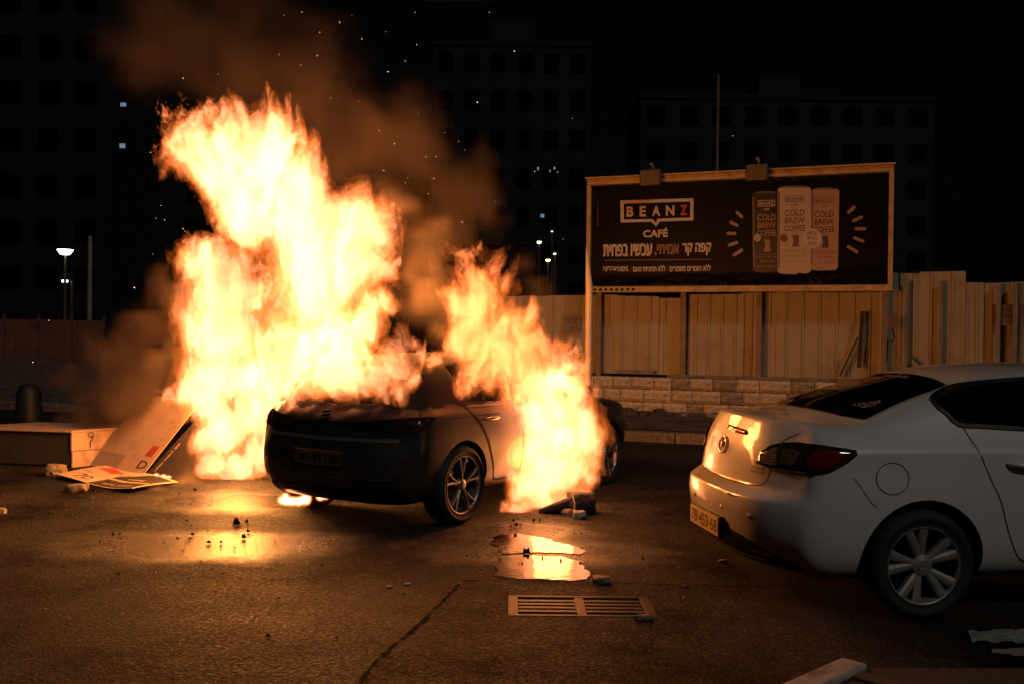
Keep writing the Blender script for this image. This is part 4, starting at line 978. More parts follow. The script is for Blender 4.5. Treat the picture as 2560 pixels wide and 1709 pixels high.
for f in bm.faces:
    c = f.calc_center_median(); n = f.normal
    if c.z > .97 and abs(n.y) > .5 and abs(c.y) > .5 and (inpoly(c.x, c.z, sw1) or inpoly(c.x, c.z, sw2)): kill.append(f)
    elif c.x < -.1 and n.x < -.3 and inpoly(c.y, c.z, rw): kill.append(f)
    elif c.x > 1.55 and c.z > 1.02 and n.x > .3 and abs(c.y) < .55 and c.z < 1.38: kill.append(f)
bmesh.ops.delete(bm, geom=kill, context='FACES')
for f in bm.faces:                      # everything above the belt line is burnt to soot
    if f.calc_center_median().z > 1.0 + .03*mnoise.noise(f.calc_center_median()*5): f.material_index = 1
for v in bm.verts:                      # heat-warped metal
    t = max(0, min(1, (v.co.z-.80)/.2)) * max(0, min(1, (-.25-v.co.x)/.3)); n = mnoise.noise(v.co*4.5); n2 = mnoise.noise(v.co*11)
    v.co.z += t*(-.030*abs(n) + .010*n2 - .02*max(0, 1-abs(v.co.y+.05)*5)); v.co.x += t*.018*n2
    v.co += v.normal*.004*mnoise.noise(v.co*3.1)
bm.to_mesh(hm); bm.free()
hb = link(bpy.data.objects.new('body', hm), burn)
sd_ = hb.modifiers.new('shell', 'SOLIDIFY'); sd_.thickness = .022; sd_.offset = -1; sd_.use_rim = True
for sgn in (1, -1):
    d = Vector((0, sgn, 0)); fl = lambda pts: [(p[0]*sgn, p[1]) for p in pts]
    PH.line('door_gap', fl([(.03,1.02),(.11,.96),(.17,.90),(.27,.80),(.35,.68),(.41,.55),(.47,.42),(.50,.34),(.6,.31),(.93,.31)]), d, M_SOOT, burn, .022, .002)
    PH.line('door_gap', fl([(.94,.31),(.94,.6),(.94,1.0)]), d, M_SOOT, burn, .010, .002)
    PH.line('door_gap', fl([(.94,.31),(1.5,.31),(1.98,.33),(2.05,.5),(2.06,.9)]), d, M_SOOT, burn, .010, .002)
    PH.line('sill_trim', fl([(.12,.985),(.5,.978),(.92,.975)]), d, M_TRIM, burn, .018, .004)
    PH.line('shoulder_line', fl([(-.3,.90),(.2,.905),(.9,.895),(1.9,.88)]), d, M_SOOT, burn, .006, .001)
    for hx in (.42, 1.5):
        bm = bmesh.new(); pts = []
        for t in range(9):
            uu = hx-.11+.22*t/8; h, n = PH.hit(uu*sgn, .865, d, 0); pts.append(h + n*(.028*math.sin(math.pi*t/8)**.5+.004))
        tube(bm, pts, [.008,.013,.015,.016,.016,.016,.015,.013,.008], 8); bmobj('door_handle', bm, M_ALLOY2, burn, smooth=True)
    D = Vector((.80, .60*sgn, 0)).normalized(); org = Vector((-.62, -.70*sgn, 0))
    lamp = PH.patch('tail_lamp', fl([(-.42,.835),(-.43,.875),(-.2,.905),(.0,.925),(.20,.935),(.28,.925),(.18,.845),(.1,.80),(-.1,.79),(-.3,.81)]), D, M_LENSB, burn, .004, .04, org)
    PH.line('lamp_strip', fl([(.22,.915),(.14,.85),(.09,.82)]), D, M_LENS, lamp, .016, .0065, .03, org)
    bm = bmesh.new(); bmesh.ops.create_icosphere(bm, subdivisions=3, radius=1); bm.transform(Matrix.Translation((1.92, -sgn*.98, 1.04)) @ Matrix.Diagonal((.075,.12,.075,1))); bmobj('door_mirror', bm, M_BURN, burn, smooth=True)
    bm = bmesh.new(); tube(bm, [(1.94, -sgn*.86, 1.0), (1.92, -sgn*.92, 1.02)], .02, 6); bmobj('mirror_arm', bm, M_BURN, burn)
RE = (1,0,0)
PH.patch('trim_panel', [(-.72,.735),(-.72,.765),(0,.755),(.72,.765),(.72,.735),(0,.725)], RE, M_TRIM, burn, .004, .06)
PH.line('light_bar', [(-.55,.86),(0,.865),(.55,.86)], RE, M_LENSB, burn, .03, .003)
PH.line('hatch_gap', [(-.66,1.0),(-.60,.9),(-.60,.80),(-.55,.70),(-.4,.685),(0,.68),(.4,.685),(.55,.70),(.60,.80),(.60,.9),(.66,1.0)], RE, M_SOOT, burn, .008, .0018)
PH.line('bumper_crease', [(-.70,.445),(0,.43),(.70,.445)], RE, M_TRIM, burn, .008, .002)
PH.patch('diffuser', smooth_poly([(-.62,.34),(0,.36),(.62,.34),(.68,.24),(0,.225),(-.68,.24)],4), RE, M_SOOT, burn, .003, .06)
# badge: stacked slanted bars, letters below, plate
fb2 = lambda u, v, d_: PH.hit(u, v, RE, .006 + d_)[0]
vs_ = []; fs_ = []
for poly in ([(-.045,.955),(.045,.965),(.045,.945),(-.03,.935),(-.045,.935)],[(-.045,.925),(.045,.94),(.045,.92),(-.045,.905)],[(-.045,.895),(.045,.91),(.045,.885),(.03,.875),(-.045,.87)]):
    b = len(vs_); vs_ += [fb2(u, v, 0) for u, v in poly]; fs_.append(tuple(range(b, b+len(poly))))
mesh('badge', vs_, fs_, M_CHROME, burn)
for ch, u in (('L',-.14),('E',-.05),('O',.05),('N',.14)): text_on('model_lettering', ch, M_CHROME, burn, fb2, u-.022, u+.022, .79, .825, 0, .01)
pxh = PH.hit(0, .57, RE, 0)[0].x - .012
ph_ = lambda u, v, d_: Vector((pxh - d_, -u, v))
bm = bmesh.new(); poly_prism(bm, [(-.272,.515),(.272,.515),(.272,.645),(-.272,.645)], -.03, 0, ph_); plate2 = bmobj('number_plate', bm, M_BLKP, burn, bevel=.004)
bm = bmesh.new(); poly_prism(bm, [(-.260,.525),(.260,.525),(.260,.635),(-.260,.635)], .0008, .003, ph_); bmobj('plate_face', bm, mat('sooty_plate', (.17,.11,.03), .5, var=.3, scale=6, dirt=(.02,.015,.01), dscale=6, dlo=.4, dhi=.7), plate2, bevel=.001)
text_on('plate_number', '45·931·80', M_PTXT, plate2, ph_, -.19, .245, .542, .62, .0042, .02)
def spokes_hatch(rim, s, rr, mr, md):
    bm = bmesh.new()
    for k in range(5):
        a = 2*math.pi*k/5 + R(90)
        for da in (-.085, .085): bar_spoke(bm, a+da*.5, a+da*2.4, rr*.16, rr*.94, .022, .028, .016, .003, .028, s, 5)
        bar_spoke(bm, a-.30, a-.12, rr*.80, rr*.95, .05, .02, .006, .004, .02, s, 2)
    bmobj('spoke_set', bm, mr, rim)
    bm = bmesh.new(); lathe(bm, [(.001,-s*.006),(.03,-s*.006),(.05,-s*.014),(.06,-s*.05)], 30); bmobj('hub_cap', bm, mr, rim, smooth=True)
    for k in range(5):
        a = 2*math.pi*k/5 + R(126); bm = bmesh.new(); lathe(bm, [(.001,-s*.024),(.010,-s*.024),(.011,-s*.04)], 10); bm.transform(Matrix.Translation((.045*math.cos(a),0,.045*math.sin(a)))); bmobj('wheel_nut', bm, md, rim)
for x, y, s in ((0,-.885,-1),(0,.885,1),(2.69,-.885,-1),(2.69,.885,1)):
    wheel(burn, (x, y, WR2), s, WR2, .215, .248, spokes_hatch, M_TYRE, M_ALLOY2, M_BLKP)
# charred seats inside
def seat(x, y, wd):
    bm = bmesh.new(); box(bm, (x-.25,y-wd/2,.32), (x+.25,y+wd/2,.52)); box(bm, (x-.36,y-wd/2,.50), (x-.22,y+wd/2,1.06), Matrix.Shear('XY', 4, (0,0)))
    return bmobj('charred_seat', bm, M_SOOT, burn, bevel=.03)
seat(.55, 0, 1.2); seat(1.35, -.38, .5); seat(1.35, .38, .5)
boxobj('dashboard', (1.85,-.68,.7), (2.15,.68,.92), M_SOOT, burn, bevel=.05)
# ================================================================ fire
FLAME_COL = (1.0, .30, .058)
def flame_mat(name, emit, absorb, col=FLAME_COL):
    m = bpy.data.materials.new(name); m.use_nodes = True; n = m.node_tree.nodes; l = m.node_tree.links
    n.remove(n['Principled BSDF']); out = n['Material Output']
    e = n.new('ShaderNodeEmission'); e.inputs[0].default_value = col + (1,); e.inputs[1].default_value = emit
    a = n.new('ShaderNodeVolumeAbsorption'); a.inputs[0].default_value = (.25,.12,.06,1); a.inputs[1].default_value = absorb
    s = n.new('ShaderNodeAddShader'); l.new(e.outputs[0], s.inputs[0]); l.new(a.outputs[0], s.inputs[1]); l.new(s.outputs[0], out.inputs['Volume'])
    return m
class NB:
    """small wrapper to write geometry-node maths"""
    def __init__(s, name):
        s.t = bpy.data.node_groups.new(name, 'GeometryNodeTree'); s.n = s.t.nodes; s.l = s.t.links
        s.t.interface.new_socket('Geometry', in_out='INPUT', socket_type='NodeSocketGeometry'); s.t.interface.new_socket('Geometry', in_out='OUTPUT', socket_type='NodeSocketGeometry')
        s.out = s.n.new('NodeGroupOutput')
    def put(s, sock, v):
        if hasattr(v, 'is_output'): s.l.new(v, sock)
        else: sock.default_value = v
    def m(s, op, a, b=0.0, c=0.0):
        x = s.n.new('ShaderNodeMath'); x.operation = op
        for i, v in enumerate((a, b, c)): s.put(x.inputs[i], v)
        return x.outputs[0]
    def v(s, op, a, b=(0,0,0), scale=None):
        x = s.n.new('ShaderNodeVectorMath'); x.operation = op; s.put(x.inputs[0], a)
        if op == 'SCALE': s.put(x.inputs[3], scale)
        else: s.put(x.inputs[1], b)
        return x.outputs['Value'] if op in ('DISTANCE','LENGTH','DOT_PRODUCT') else x.outputs[0]
    def noise(s, vec, scale, detail=3, rough=.55, what='Fac', dist=0.0):
        x = s.n.new('ShaderNodeTexNoise'); x.noise_dimensions = '3D'; s.l.new(vec, x.inputs['Vector'])
        x.inputs['Scale'].default_value = scale; x.inputs['Detail'].default_value = detail; x.inputs['Roughness'].default_value = rough; x.inputs['Distortion'].default_value = dist
        return x.outputs['Color' if what == 'Color' else 0]
    def sep(s, vec):
        x = s.n.new('ShaderNodeSeparateXYZ'); s.l.new(vec, x.inputs[0]); return x.outputs
    def comb(s, a, b, c):
        x = s.n.new('ShaderNodeCombineXYZ')
        for i, v in enumerate((a,b,c)): s.put(x.inputs[i], v)
        return x.outputs[0]
def field(nb, pos, blobs, sm=.12):
    acc = None
    for c, r, g in blobs:
        d = nb.v('DISTANCE', pos, tuple(c)); f = nb.m('MULTIPLY_ADD', d, -1.0/r, 1.0)
        if g != 1: f = nb.m('MULTIPLY_ADD', f, 1.0, g-1)
        acc = f if acc is None else nb.m('SMOOTH_MAX', acc, f, sm)
    return acc
def flame_mesh(name, blobs, lo, hi, vox, levels, mats, seed, amp=(.20,.115), cut=.38, zst=.44, zref=(0,3.5)):
    """iso-surfaces of a turbulent heat field around a skeleton of blobs"""
    out = []
    nb = NB(name + '_field'); p = nb.n.new('GeometryNodeInputPosition').outputs[0]
    st = nb.v('MULTIPLY', p, (1,1,zst)); st = nb.v('ADD', st, (seed*3.1, seed*1.7, seed*.9))
    zz = nb.sep(p)[2]; up = nb.m('MULTIPLY_ADD', zz, .9/zref[1], .35)
    w1 = nb.v('SUBTRACT', nb.noise(st, 1.9, 2, .5, 'Color'), (.5,.5,.5)); w1 = nb.v('SCALE', w1, scale=nb.m('MULTIPLY', up, amp[0]*4))
    p1 = nb.v('ADD', p, w1); st2 = nb.v('ADD', st, w1)
    w2 = nb.v('SUBTRACT', nb.noise(st2, 6.5, 3, .56, 'Color'), (.5,.5,.5)); w2 = nb.v('SCALE', w2, scale=nb.m('MULTIPLY', up, amp[1]*5))
    p2 = nb.v('ADD', p1, w2)
    st3 = nb.v('ADD', st2, w2); w3 = nb.v('SUBTRACT', nb.noise(st3, 24.0, 1, .6, 'Color'), (.5,.5,.5)); w3 = nb.v('SCALE', w3, scale=nb.m('MULTIPLY', up, amp[1]*2.0))
    p2 = nb.v('ADD', p2, w3)
    KY = 1.45; f = field(nb, nb.v('MULTIPLY', p2, (1,KY,1)), [(Vector((c.x, c.y*KY, c.z)), r_, g) for c, r_, g in blobs])
    # ridged streaks eat into the edges
    r = nb.noise(nb.v('ADD', st, nb.v('SCALE', w2, scale=1.6)), 8.5, 3, .58); r = nb.m('ABSOLUTE', nb.m('MULTIPLY_ADD', r, 2.0, -1.0))
    big = nb.noise(st2, 2.7, 3, .55)
    f = nb.m('MULTIPLY_ADD', r, cut*1.2, f); f = nb.m('MULTIPLY_ADD', big, -cut*2.3, f); f = nb.m('ADD', f, cut*.82)
    dens = nb.m('MAXIMUM', nb.m('ADD', f, 1.0), 0.0)
    vc = nb.n.new('GeometryNodeVolumeCube'); nb.l.new(dens, vc.inputs['Density']); vc.inputs['Min'].default_value = lo; vc.inputs['Max'].default_value = hi
    for nm, a, b in (('Resolution X',0,0),('Resolution Y',1,1),('Resolution Z',2,2)): vc.inputs[nm].default_value = max(8, int((hi[a]-lo[a])/vox))
    jn = nb.n.new('GeometryNodeJoinGeometry'); mks = []
    for t, mt_, ad in zip(levels, mats, (.2,.35,.6)):
        v2m = nb.n.new('GeometryNodeVolumeToMesh'); nb.l.new(vc.outputs[0], v2m.inputs['Volume']); v2m.inputs['Adaptivity'].default_value = ad; v2m.inputs['Threshold'].default_value = 1.0 + t
        sm = nb.n.new('GeometryNodeSetMaterial'); sm.inputs['Material'].default_value = mt_; nb.l.new(v2m.outputs[0], sm.inputs[0]); nb.l.new(sm.outputs[0], jn.inputs[0])
    nb.l.new(jn.outputs[0], nb.out.inputs[0])
    tmp = mesh('tmp_field', [(0,0,0)], [], None); md = tmp.modifiers.new('g', 'NODES'); md.node_group = nb.t
    me = eval_mesh(tmp); bpy.data.objects.remove(tmp)
    nv, nl, npl = len(me.vertices), len(me.loops), len(me.polygons)
    co = np.empty(nv*3, np.float32); me.vertices.foreach_get('co', co); co = co.reshape(-1,3)
    lv = np.empty(nl, np.int32); me.loops.foreach_get('vertex_index', lv)
    ls = np.empty(npl, np.int32); me.polygons.foreach_get('loop_start', ls); lt = np.empty(npl, np.int32); me.polygons.foreach_get('loop_total', lt); mi = np.empty(npl, np.int32); me.polygons.foreach_get('material_index', mi)
    names = [m_.name if m_ else '' for m_ in me.materials]; pl_of_loop = np.repeat(np.arange(npl), lt)
    for mt_ in mats:
        m2 = bpy.data.meshes.new(name)
        if mt_.name in names:
            sel = mi == names.index(mt_.name); lsel = sel[pl_of_loop]; lv2 = lv[lsel]; lt2 = lt[sel]; used, inv = np.unique(lv2, return_inverse=True)
            m2.vertices.add(len(used)); m2.vertices.foreach_set('co', co[used].ravel()); m2.loops.add(len(lv2)); m2.loops.foreach_set('vertex_index', inv.astype(np.int32)); m2.polygons.add(len(lt2))
            m2.polygons.foreach_set('loop_start', np.concatenate([[0], np.cumsum(lt2)[:-1]]).astype(np.int32)); m2.polygons.foreach_set('loop_total', lt2); m2.update(calc_edges=True)
        out.append(m2)
    bpy.data.meshes.remove(me); print('FLAME', name, [len(x.polygons) for x in out]); return out
def blobs_px(lst, Y, kr=1.0):
    out = []
    for b in lst:
        y = b[3] if len(b) > 3 else (Y(b[0], b[1]) if callable(Y) else Y)
        p = at(b[0]*K, b[1]*K, y); out.append((p, b[2]*K*y/F*kr, 1))
    return out
def bounds(bl, pad=.15):
    a = np.array([[*(c), r] for c, r, g in bl]); lo = (a[:,:3]-a[:,3:]).min(0)-pad; hi = (a[:,:3]+a[:,3:]).max(0)+pad
    lo[2] = max(lo[2], .012); return tuple(float(x) for x in lo), tuple(float(x) for x in hi)
C_EDGE, C_BODY, C_HEART = (1.0,.19,.022), (1.0,.25,.08), (1.0,.36,.17)
FM = [flame_mat('fire_envelope', 2.2, .5, C_EDGE), flame_mat('fire_body', 5.6, .3, C_BODY), flame_mat('fire_heart', 11.0, .2, C_HEART)]
FD = [flame_mat('fire_envelope_dim', 1.6, .6, C_EDGE), flame_mat('fire_body_dim', 3.6, .4, (1.0,.20,.05)), flame_mat('fire_heart_dim', 10.0, .2, C_BODY)]
FS = [flame_mat('low_fire_envelope', 14, .4, C_EDGE), flame_mat('low_fire_body', 60, .3, C_BODY), flame_mat('low_fire_heart', 160, .2, C_HEART)]
def make_flame(label, lst, Y, vox, seed, mats, levels=(-.13,.06,.30), kr=1.18, **kw):
    bl = blobs_px(lst, Y, kr); lo, hi = bounds(bl)
    mes = flame_mesh('flame', bl, lo, hi, vox, levels, mats, seed, **kw)
    root = empty('flame', ((lo[0]+hi[0])/2, (lo[1]+hi[1])/2, lo[2])); tag(root, label, 'flame', 'flames of the fire')
    for me, mt, nm in zip(mes, mats, ('flame_envelope','flame_body','flame_heart')):
        if not len(me.polygons): continue
        me.materials.append(mt); o = link(bpy.data.objects.new(nm, me), root); o.location = -root.location
    return root
def flame_light(root, px, py, Y, energy, size=.35):
    l = bpy.data.lights.new('flame_light', 'POINT'); l.energy = energy; l.color = (1.0,.35,.066); l.shadow_soft_size = size
    o = bpy.data.objects.new('flame_light', l); COL.objects.link(o); o.parent = root; o.location = at(px*K, py*K, Y) - root.location
def Yg(x, d): return float(np.interp(x, [600,640,760,890,950],[8.75,8.6,8.3,7.98,7.92])) + d
main = [(x, y, r, Yg(x, d)) for x, y, r, d in ((640,880,32,.1),(680,885,28,.05),(720,888,26,.03),(765,890,24,.02),(810,890,24,.02),(855,884,24,.02),(895,874,26,.02),(928,848,24,.05),(948,812,18,.1),(950,795,14,.12),(660,850,48,.2),(710,850,46,.15),(770,850,44,.1),(830,848,44,.1),(885,836,40,.1),(700,815,56,.35),(770,810,58,.3),(840,805,50,.25),(900,800,34,.2),(940,790,20,.2))]
main += [(640,800,60,9.5),(600,870,50,9.8),(610,930,42,9.7),(608,990,34,9.7),(606,1050,28,9.7),
 (690,770,72,9.4),(760,755,75,9.3),(830,742,50,9.2),(865,690,40,9.3),(720,680,95),(790,640,90),(858,620,44),(700,590,98),(770,560,95),(845,530,52),(640,540,74),(690,490,90),(760,480,70),(820,495,50),(600,480,66),(640,420,82),(560,440,66),(695,400,48),(520,400,78),(585,365,70),(470,370,62),(470,412,38),(515,465,40),(560,510,42),(597,650,28),(545,315,55),(625,335,48),(470,310,46),(442,270,26),(416,243,17),(482,242,18),(468,272,22),(600,295,34),(880,480,24,9.9),(735,430,34),(885,590,22)]
left = [(490,1062,40),(550,1066,44),(592,1045,36),(470,1010,36),(520,985,58),(572,950,56),(480,930,44),(432,885,38),(402,894,20),(480,860,72),(550,870,72),(515,790,74),(562,760,46),(480,760,57),(510,700,68),(560,690,44),(500,640,64),(450,630,48),(545,620,42),(440,595,26),(485,592,34),(570,610,22),(460,1078,18),(520,1088,20),(600,1080,22),(385,900,12)]
def Yr(x, y): return float(np.interp(x, [1100,1180,1250,1350],[8.75,8.9,9.2,9.75]))
right = [(1192,1160,26),(1240,1160,38),(1290,1145,34),(1160,1174,12),(1225,1182,13),(1262,1184,9),(1235,1100,58),(1285,1075,58),(1255,1020,68),(1305,990,54),(1245,950,62),(1316,940,38),(1338,962,20),(1270,890,52),(1232,890,44),(1300,872,36),(1318,845,18),(1304,805,9),(1300,782,6),(1165,1160,14),(1335,1075,20),(1200,1120,26),(1205,1040,28),(1212,930,28),(1335,1010,30),(1340,1050,24),(1325,900,30),(1285,820,22),(1330,1120,20),(1348,985,26),(1352,1025,22),(1345,1090,18),(1185,1090,20)]
def Ys(x, y):
    a = (x*K-1280)/F; t = (hc.x - a*hc.y)/(a*hf.y - hf.x); return hc.y + hf.y*t
upper = [(p[0], p[1], p[2], Ys(min(p[0],1230), p[1]) + (p[3]-9.5)*.5 + .02) for p in [(1190,845,44,9.6),(1150,842,44,9.6),(1110,855,38,9.4),(1080,845,40,9.3),(1062,878,22,9.2),(1040,850,28,9.3),(1030,815,20,9.3),(1095,882,24,9.3),(1130,888,22,9.4),(1165,888,26,9.5),(1190,885,30,9.5),(1130,775,56,9.8),(1080,765,60,9.7),(1028,775,34,9.6),(1190,785,42,9.8),(1100,700,56,9.9),(1055,690,50,9.9),(1140,660,42,9.9),(1080,625,44,10),(1064,575,24,10),(1122,620,28,10),(1172,655,16,10),(1230,810,40,9.7),(1258,840,34,9.6),(1040,730,34,9.8),(1160,720,40,9.9),(1205,750,36,9.9),(1225,850,44,9.6),(1270,800,24,9.8),(1215,880,36,9.5),(1010,800,22,9.4),(1015,700,30,9.9),(1000,812,22,9.2),(1035,800,30,9.2),(1080,802,36,9.25),(1120,805,36,9.3)]]
f1 = make_flame('huge white-hot flame plume leaning left from the burning car roof', main, 9.9, .0200, 1, FM)
f2 = make_flame('tall bright flame column rising from the ground left of the burning car', left, 10.7, .0182, 2, FM)
f3 = make_flame('bright flame burning down to the ground along the open side of the car', right, Yr, .0152, 3, FM)
f4 = make_flame('orange ragged flame rising from the side windows of the burning car', upper, 9.8, .0172, 4, FD, levels=(-.06,.12,.34))
small = [(645,1148,10),(655,1150,11),(668,1152,11),(682,1152,11),(697,1146,12),(702,1134,9),(704,1124,6),(650,1138,7),(732,1140,9),(744,1139,8),(738,1133,6)]
f5 = make_flame('small low flames licking the road under the car bumper', small, 8.55, .009, 5, FS, levels=(-.2,.0,.2), amp=(.04,.02), cut=.3)
small2 = [(360,1092,7),(375,1095,8),(388,1097,7),(350,1098,5),(397,1102,4)]
f6 = make_flame('tiny flames on the edge of the fallen printed board', small2, 10.75, .010, 6, FS, levels=(-.1,.1,.3), amp=(.03,.02), cut=.3)

flame_light(f1, 720, 640, 9.7, 330, .5); flame_light(f1, 600, 430, 9.9, 200, .45); flame_light(f1, 770, 800, 8.9, 90, .3)
flame_light(f2, 520, 830, 10.7, 190, .4); flame_light(f2, 540, 1000, 10.55, 210, .3)
flame_light(f3, 1255, 1050, 9.35, 60, .25); flame_light(f4, 1130, 690, 9.6, 110, .3)
# ================================================================ smoke lit by the fire
def smoke_volume(label, lst, dens, seed, res=.10):
    bl = blobs_px(lst, 11, 1.0); lo, hi = bounds(bl, .3)
    nb = NB('smoke_field'); p = nb.n.new('GeometryNodeInputPosition').outputs[0]
    sh = nb.v('ADD', p, (seed*5.0, seed*2.0, 0)); w = nb.v('SCALE', nb.v('SUBTRACT', nb.noise(sh, .9, 3, .55, 'Color'), (.5,.5,.5)), scale=1.5)
    f = field(nb, nb.v('ADD', p, w), bl, .3); n1 = nb.noise(nb.v('ADD', sh, w), 1.5, 6, .65)
    f = nb.m('ADD', f, nb.m('MULTIPLY_ADD', n1, 1.5, -.75)); d = nb.m('MAXIMUM', nb.m('MINIMUM', nb.m('MULTIPLY', f, 1.6), 1.0), 0.0); d = nb.m('MULTIPLY', d, d)
    vc = nb.n.new('GeometryNodeVolumeCube'); nb.l.new(d, vc.inputs['Density']); vc.inputs['Min'].default_value = lo; vc.inputs['Max'].default_value = hi
    for nm, a in (('Resolution X',0),('Resolution Y',1),('Resolution Z',2)): vc.inputs[nm].default_value = max(8, int((hi[a]-lo[a])/res))
    m = bpy.data.materials.new('smoke_haze'); m.use_nodes = True; n = m.node_tree.nodes; l = m.node_tree.links; n.remove(n['Principled BSDF'])
    pv = n.new('ShaderNodeVolumePrincipled'); pv.inputs['Color'].default_value = (.56,.44,.33,1); pv.inputs['Density'].default_value = dens; pv.inputs['Anisotropy'].default_value = .25
    l.new(pv.outputs[0], n['Material Output'].inputs['Volume'])
    sm = nb.n.new('GeometryNodeSetMaterial'); sm.inputs['Material'].default_value = m; nb.l.new(vc.outputs[0], sm.inputs[0]); nb.l.new(sm.outputs[0], nb.out.inputs[0])
    o = mesh('smoke', [(0,0,0)], [], None); md = o.modifiers.new('g', 'NODES'); md.node_group = nb.t
    tag(o, label, 'smoke', kind='stuff'); return o
smoke_volume('brown smoke cloud glowing above and beside the burning car', [(950,640,85,10.5),(960,560,110,10.6),(1010,450,120,10.9),(1070,420,100,11),(950,330,150,11),(820,300,150,11),(700,180,170,11.3),(560,110,170,11.4),(420,90,150,11.5),(340,170,90,11.3),(1130,470,60,11),(1000,700,70,10.3),(1180,560,50,11),(1210,650,55,10.6),(1260,720,42,10.3),(860,440,90,11),(1060,560,80,10.6),(920,700,60,9.9),(300,100,110,11.5),(960,760,50,9.8),(640,250,110,11),(1120,380,80,11),(1150,560,60,10.7),(1090,480,90,10.8)], .5, 1)
smoke_volume('thin smoke drifting low to the left of the fire', [(395,690,50,11.6),(350,760,55,11.7),(280,850,80,12),(330,900,75,11.8),(230,905,65,12),(255,815,45,12),(390,830,50,11.5),(150,920,50,12.3),(430,1100,40,10.4),(350,1135,40,10.0),(250,1150,36,9.8),(300,780,60,12),(395,780,50,11.4)], 4.5, 2)
smoke_volume('dense orange-lit smoke between the two big flames', [(925,640,55,10.1),(945,710,55,9.9),(985,765,42,9.7),(940,560,60,10.3),(980,630,60,10.2),(985,700,50,10.0),(990,800,34,9.4),(900,480,60,10.4),(1000,540,55,10.4)], 2.6, 3)
# ================================================================ things lying about
M_BOARD = mat('printed_board', (.52,.40,.28), .6, var=.1, scale=5, dirt=(.3,.19,.11), dscale=6, dlo=.55, dhi=.75)
M_CARD = mat('raw_board', (.34,.23,.14), .75, var=.2, scale=8, bump=.001)
M_BDARK = mat('board_dark_print', (.035,.03,.026), .5, var=.2)
M_CAB = mat('cabinet_board', (.50,.36,.24), .6, var=.1, scale=4, dirt=(.28,.18,.1), dscale=5)
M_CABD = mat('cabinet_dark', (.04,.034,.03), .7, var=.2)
# fallen cabinet: lit end to the fire, front to the camera closed by a dark panel
A = gp(165*K, 1072*K); Bp = gp(262*K, 1040*K)
def quad_frame(p, q_): 
    e = Vector((q_.x-p.x, q_.y-p.y, 0)).normalized(); return e, Vector((-e.y, e.x, 0))
ce = Vector((.62, .79, 0)).normalized(); cl = Vector((-.985, .17, 0)).normalized()
cab = empty('fallen_cabinet', (A.x, A.y, 0)); tag(cab, 'pale board cabinet lying on its back at the left edge', 'cabinet')
CHh = .43; CD = .95; CW = 1.5
def cpt(a, b, z): return ce*a + cl*b + Vector((0,0,z))
def cprism(name, a0, a1, b0, b1, z0, z1, mt, bev=.004):
    bm = bmesh.new(); vs_ = [bm.verts.new(cpt(a, b, z)) for z in (z0, z1) for a, b in ((a0,b0),(a1,b0),(a1,b1),(a0,b1))]
    for f in ((0,3,2,1),(4,5,6,7),(0,1,5,4),(1,2,6,5),(2,3,7,6),(3,0,4,7)): bm.faces.new([vs_[i] for i in f])
    return bmobj(name, bm, mt, cab, bevel=bev)
cprism('end_panel', .0, CD, .0, .022, .19, CHh-.024, M_CAB); cprism('end_panel', .01, CD, .003, .022, .0, .184, M_CAB)
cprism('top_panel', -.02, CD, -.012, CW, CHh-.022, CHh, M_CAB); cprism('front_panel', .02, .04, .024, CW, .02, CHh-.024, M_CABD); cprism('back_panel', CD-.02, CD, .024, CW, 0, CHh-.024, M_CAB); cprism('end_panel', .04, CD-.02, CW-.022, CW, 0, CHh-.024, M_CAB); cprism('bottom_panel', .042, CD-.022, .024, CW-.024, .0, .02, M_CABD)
bm = bmesh.new(); tube(bm, [cpt(.22, -.004, .36), cpt(.24,-.012,.34), cpt(.235,-.014,.31), cpt(.215,-.010,.29), cpt(.215,-.006,.21)], .006, 6); bmobj('dangling_wire', bm, M_BDARK, cab)
bm = bmesh.new(); tube(bm, [cpt(.225+.035*math.cos(t*.7), -.006, .365+.03*math.sin(t*.7)) for t in range(10)], .005, 5); bmobj('wire_knot', bm, M_BDARK, cab)
# leaning board
p_bl = gp(223, 1163); p_br = gp(359, 1187)
p_tl = at(393, 991, 11.9); p_tr = at(491, 976, 11.3)
lean = empty('leaning_board', tuple(p_bl)); tag(lean, 'large pale printed board leaning up towards the flames beside the cabinet', 'board')
# leaning plane from three points
e1 = (p_br - p_bl); L1 = e1.length; e1.normalize(); e2 = (p_tl - p_bl); e2 = e2 - e1*e2.dot(e1)*.55; L2 = e2.length; e2.normalize(); nrm = e1.cross(e2).normalized()
if nrm.y > 0: nrm = -nrm
def lb(u, v, d): return e1*u + e2*v + nrm*(d + .010*math.sin(u*5+1)*v/L2 + .02*max(0, v-.75*L2)*math.sin(u*9)) + Vector((0,0,.004))
def sheet(name, fn, u0, u1, v0, v1, th, mt, parent, nu=14, nv=14, outline=None):
    bm = bmesh.new(); g = [[None]*(nv+1) for _ in range(nu+1)]; b = [[None]*(nv+1) for _ in range(nu+1)]
    for i in range(nu+1):
        for j in range(nv+1):
            u = u0+(u1-u0)*i/nu; v = v0+(v1-v0)*j/nv
            if outline: u, v = outline(u, v)
            g[i][j] = bm.verts.new(fn(u, v, th)); b[i][j] = bm.verts.new(fn(u, v, 0))
    for i in range(nu):
        for j in range(nv):
            bm.faces.new((g[i][j], g[i+1][j], g[i+1][j+1], g[i][j+1])); bm.faces.new((b[i][j], b[i][j+1], b[i+1][j+1], b[i+1][j]))
    for i in range(nu):
        for j in (0, nv): bm.faces.new((g[i][j], g[i+1][j], b[i+1][j], b[i][j]))
    for j in range(nv):
        for i in (0, nu): bm.faces.new((g[i][j], g[i][j+1], b[i][j+1], b[i][j]))
    return bmobj(name, bm, mt, parent, smooth=False)
sheet('board_sheet', lb, 0, L1, 0, L2, .008, M_BOARD, lean)
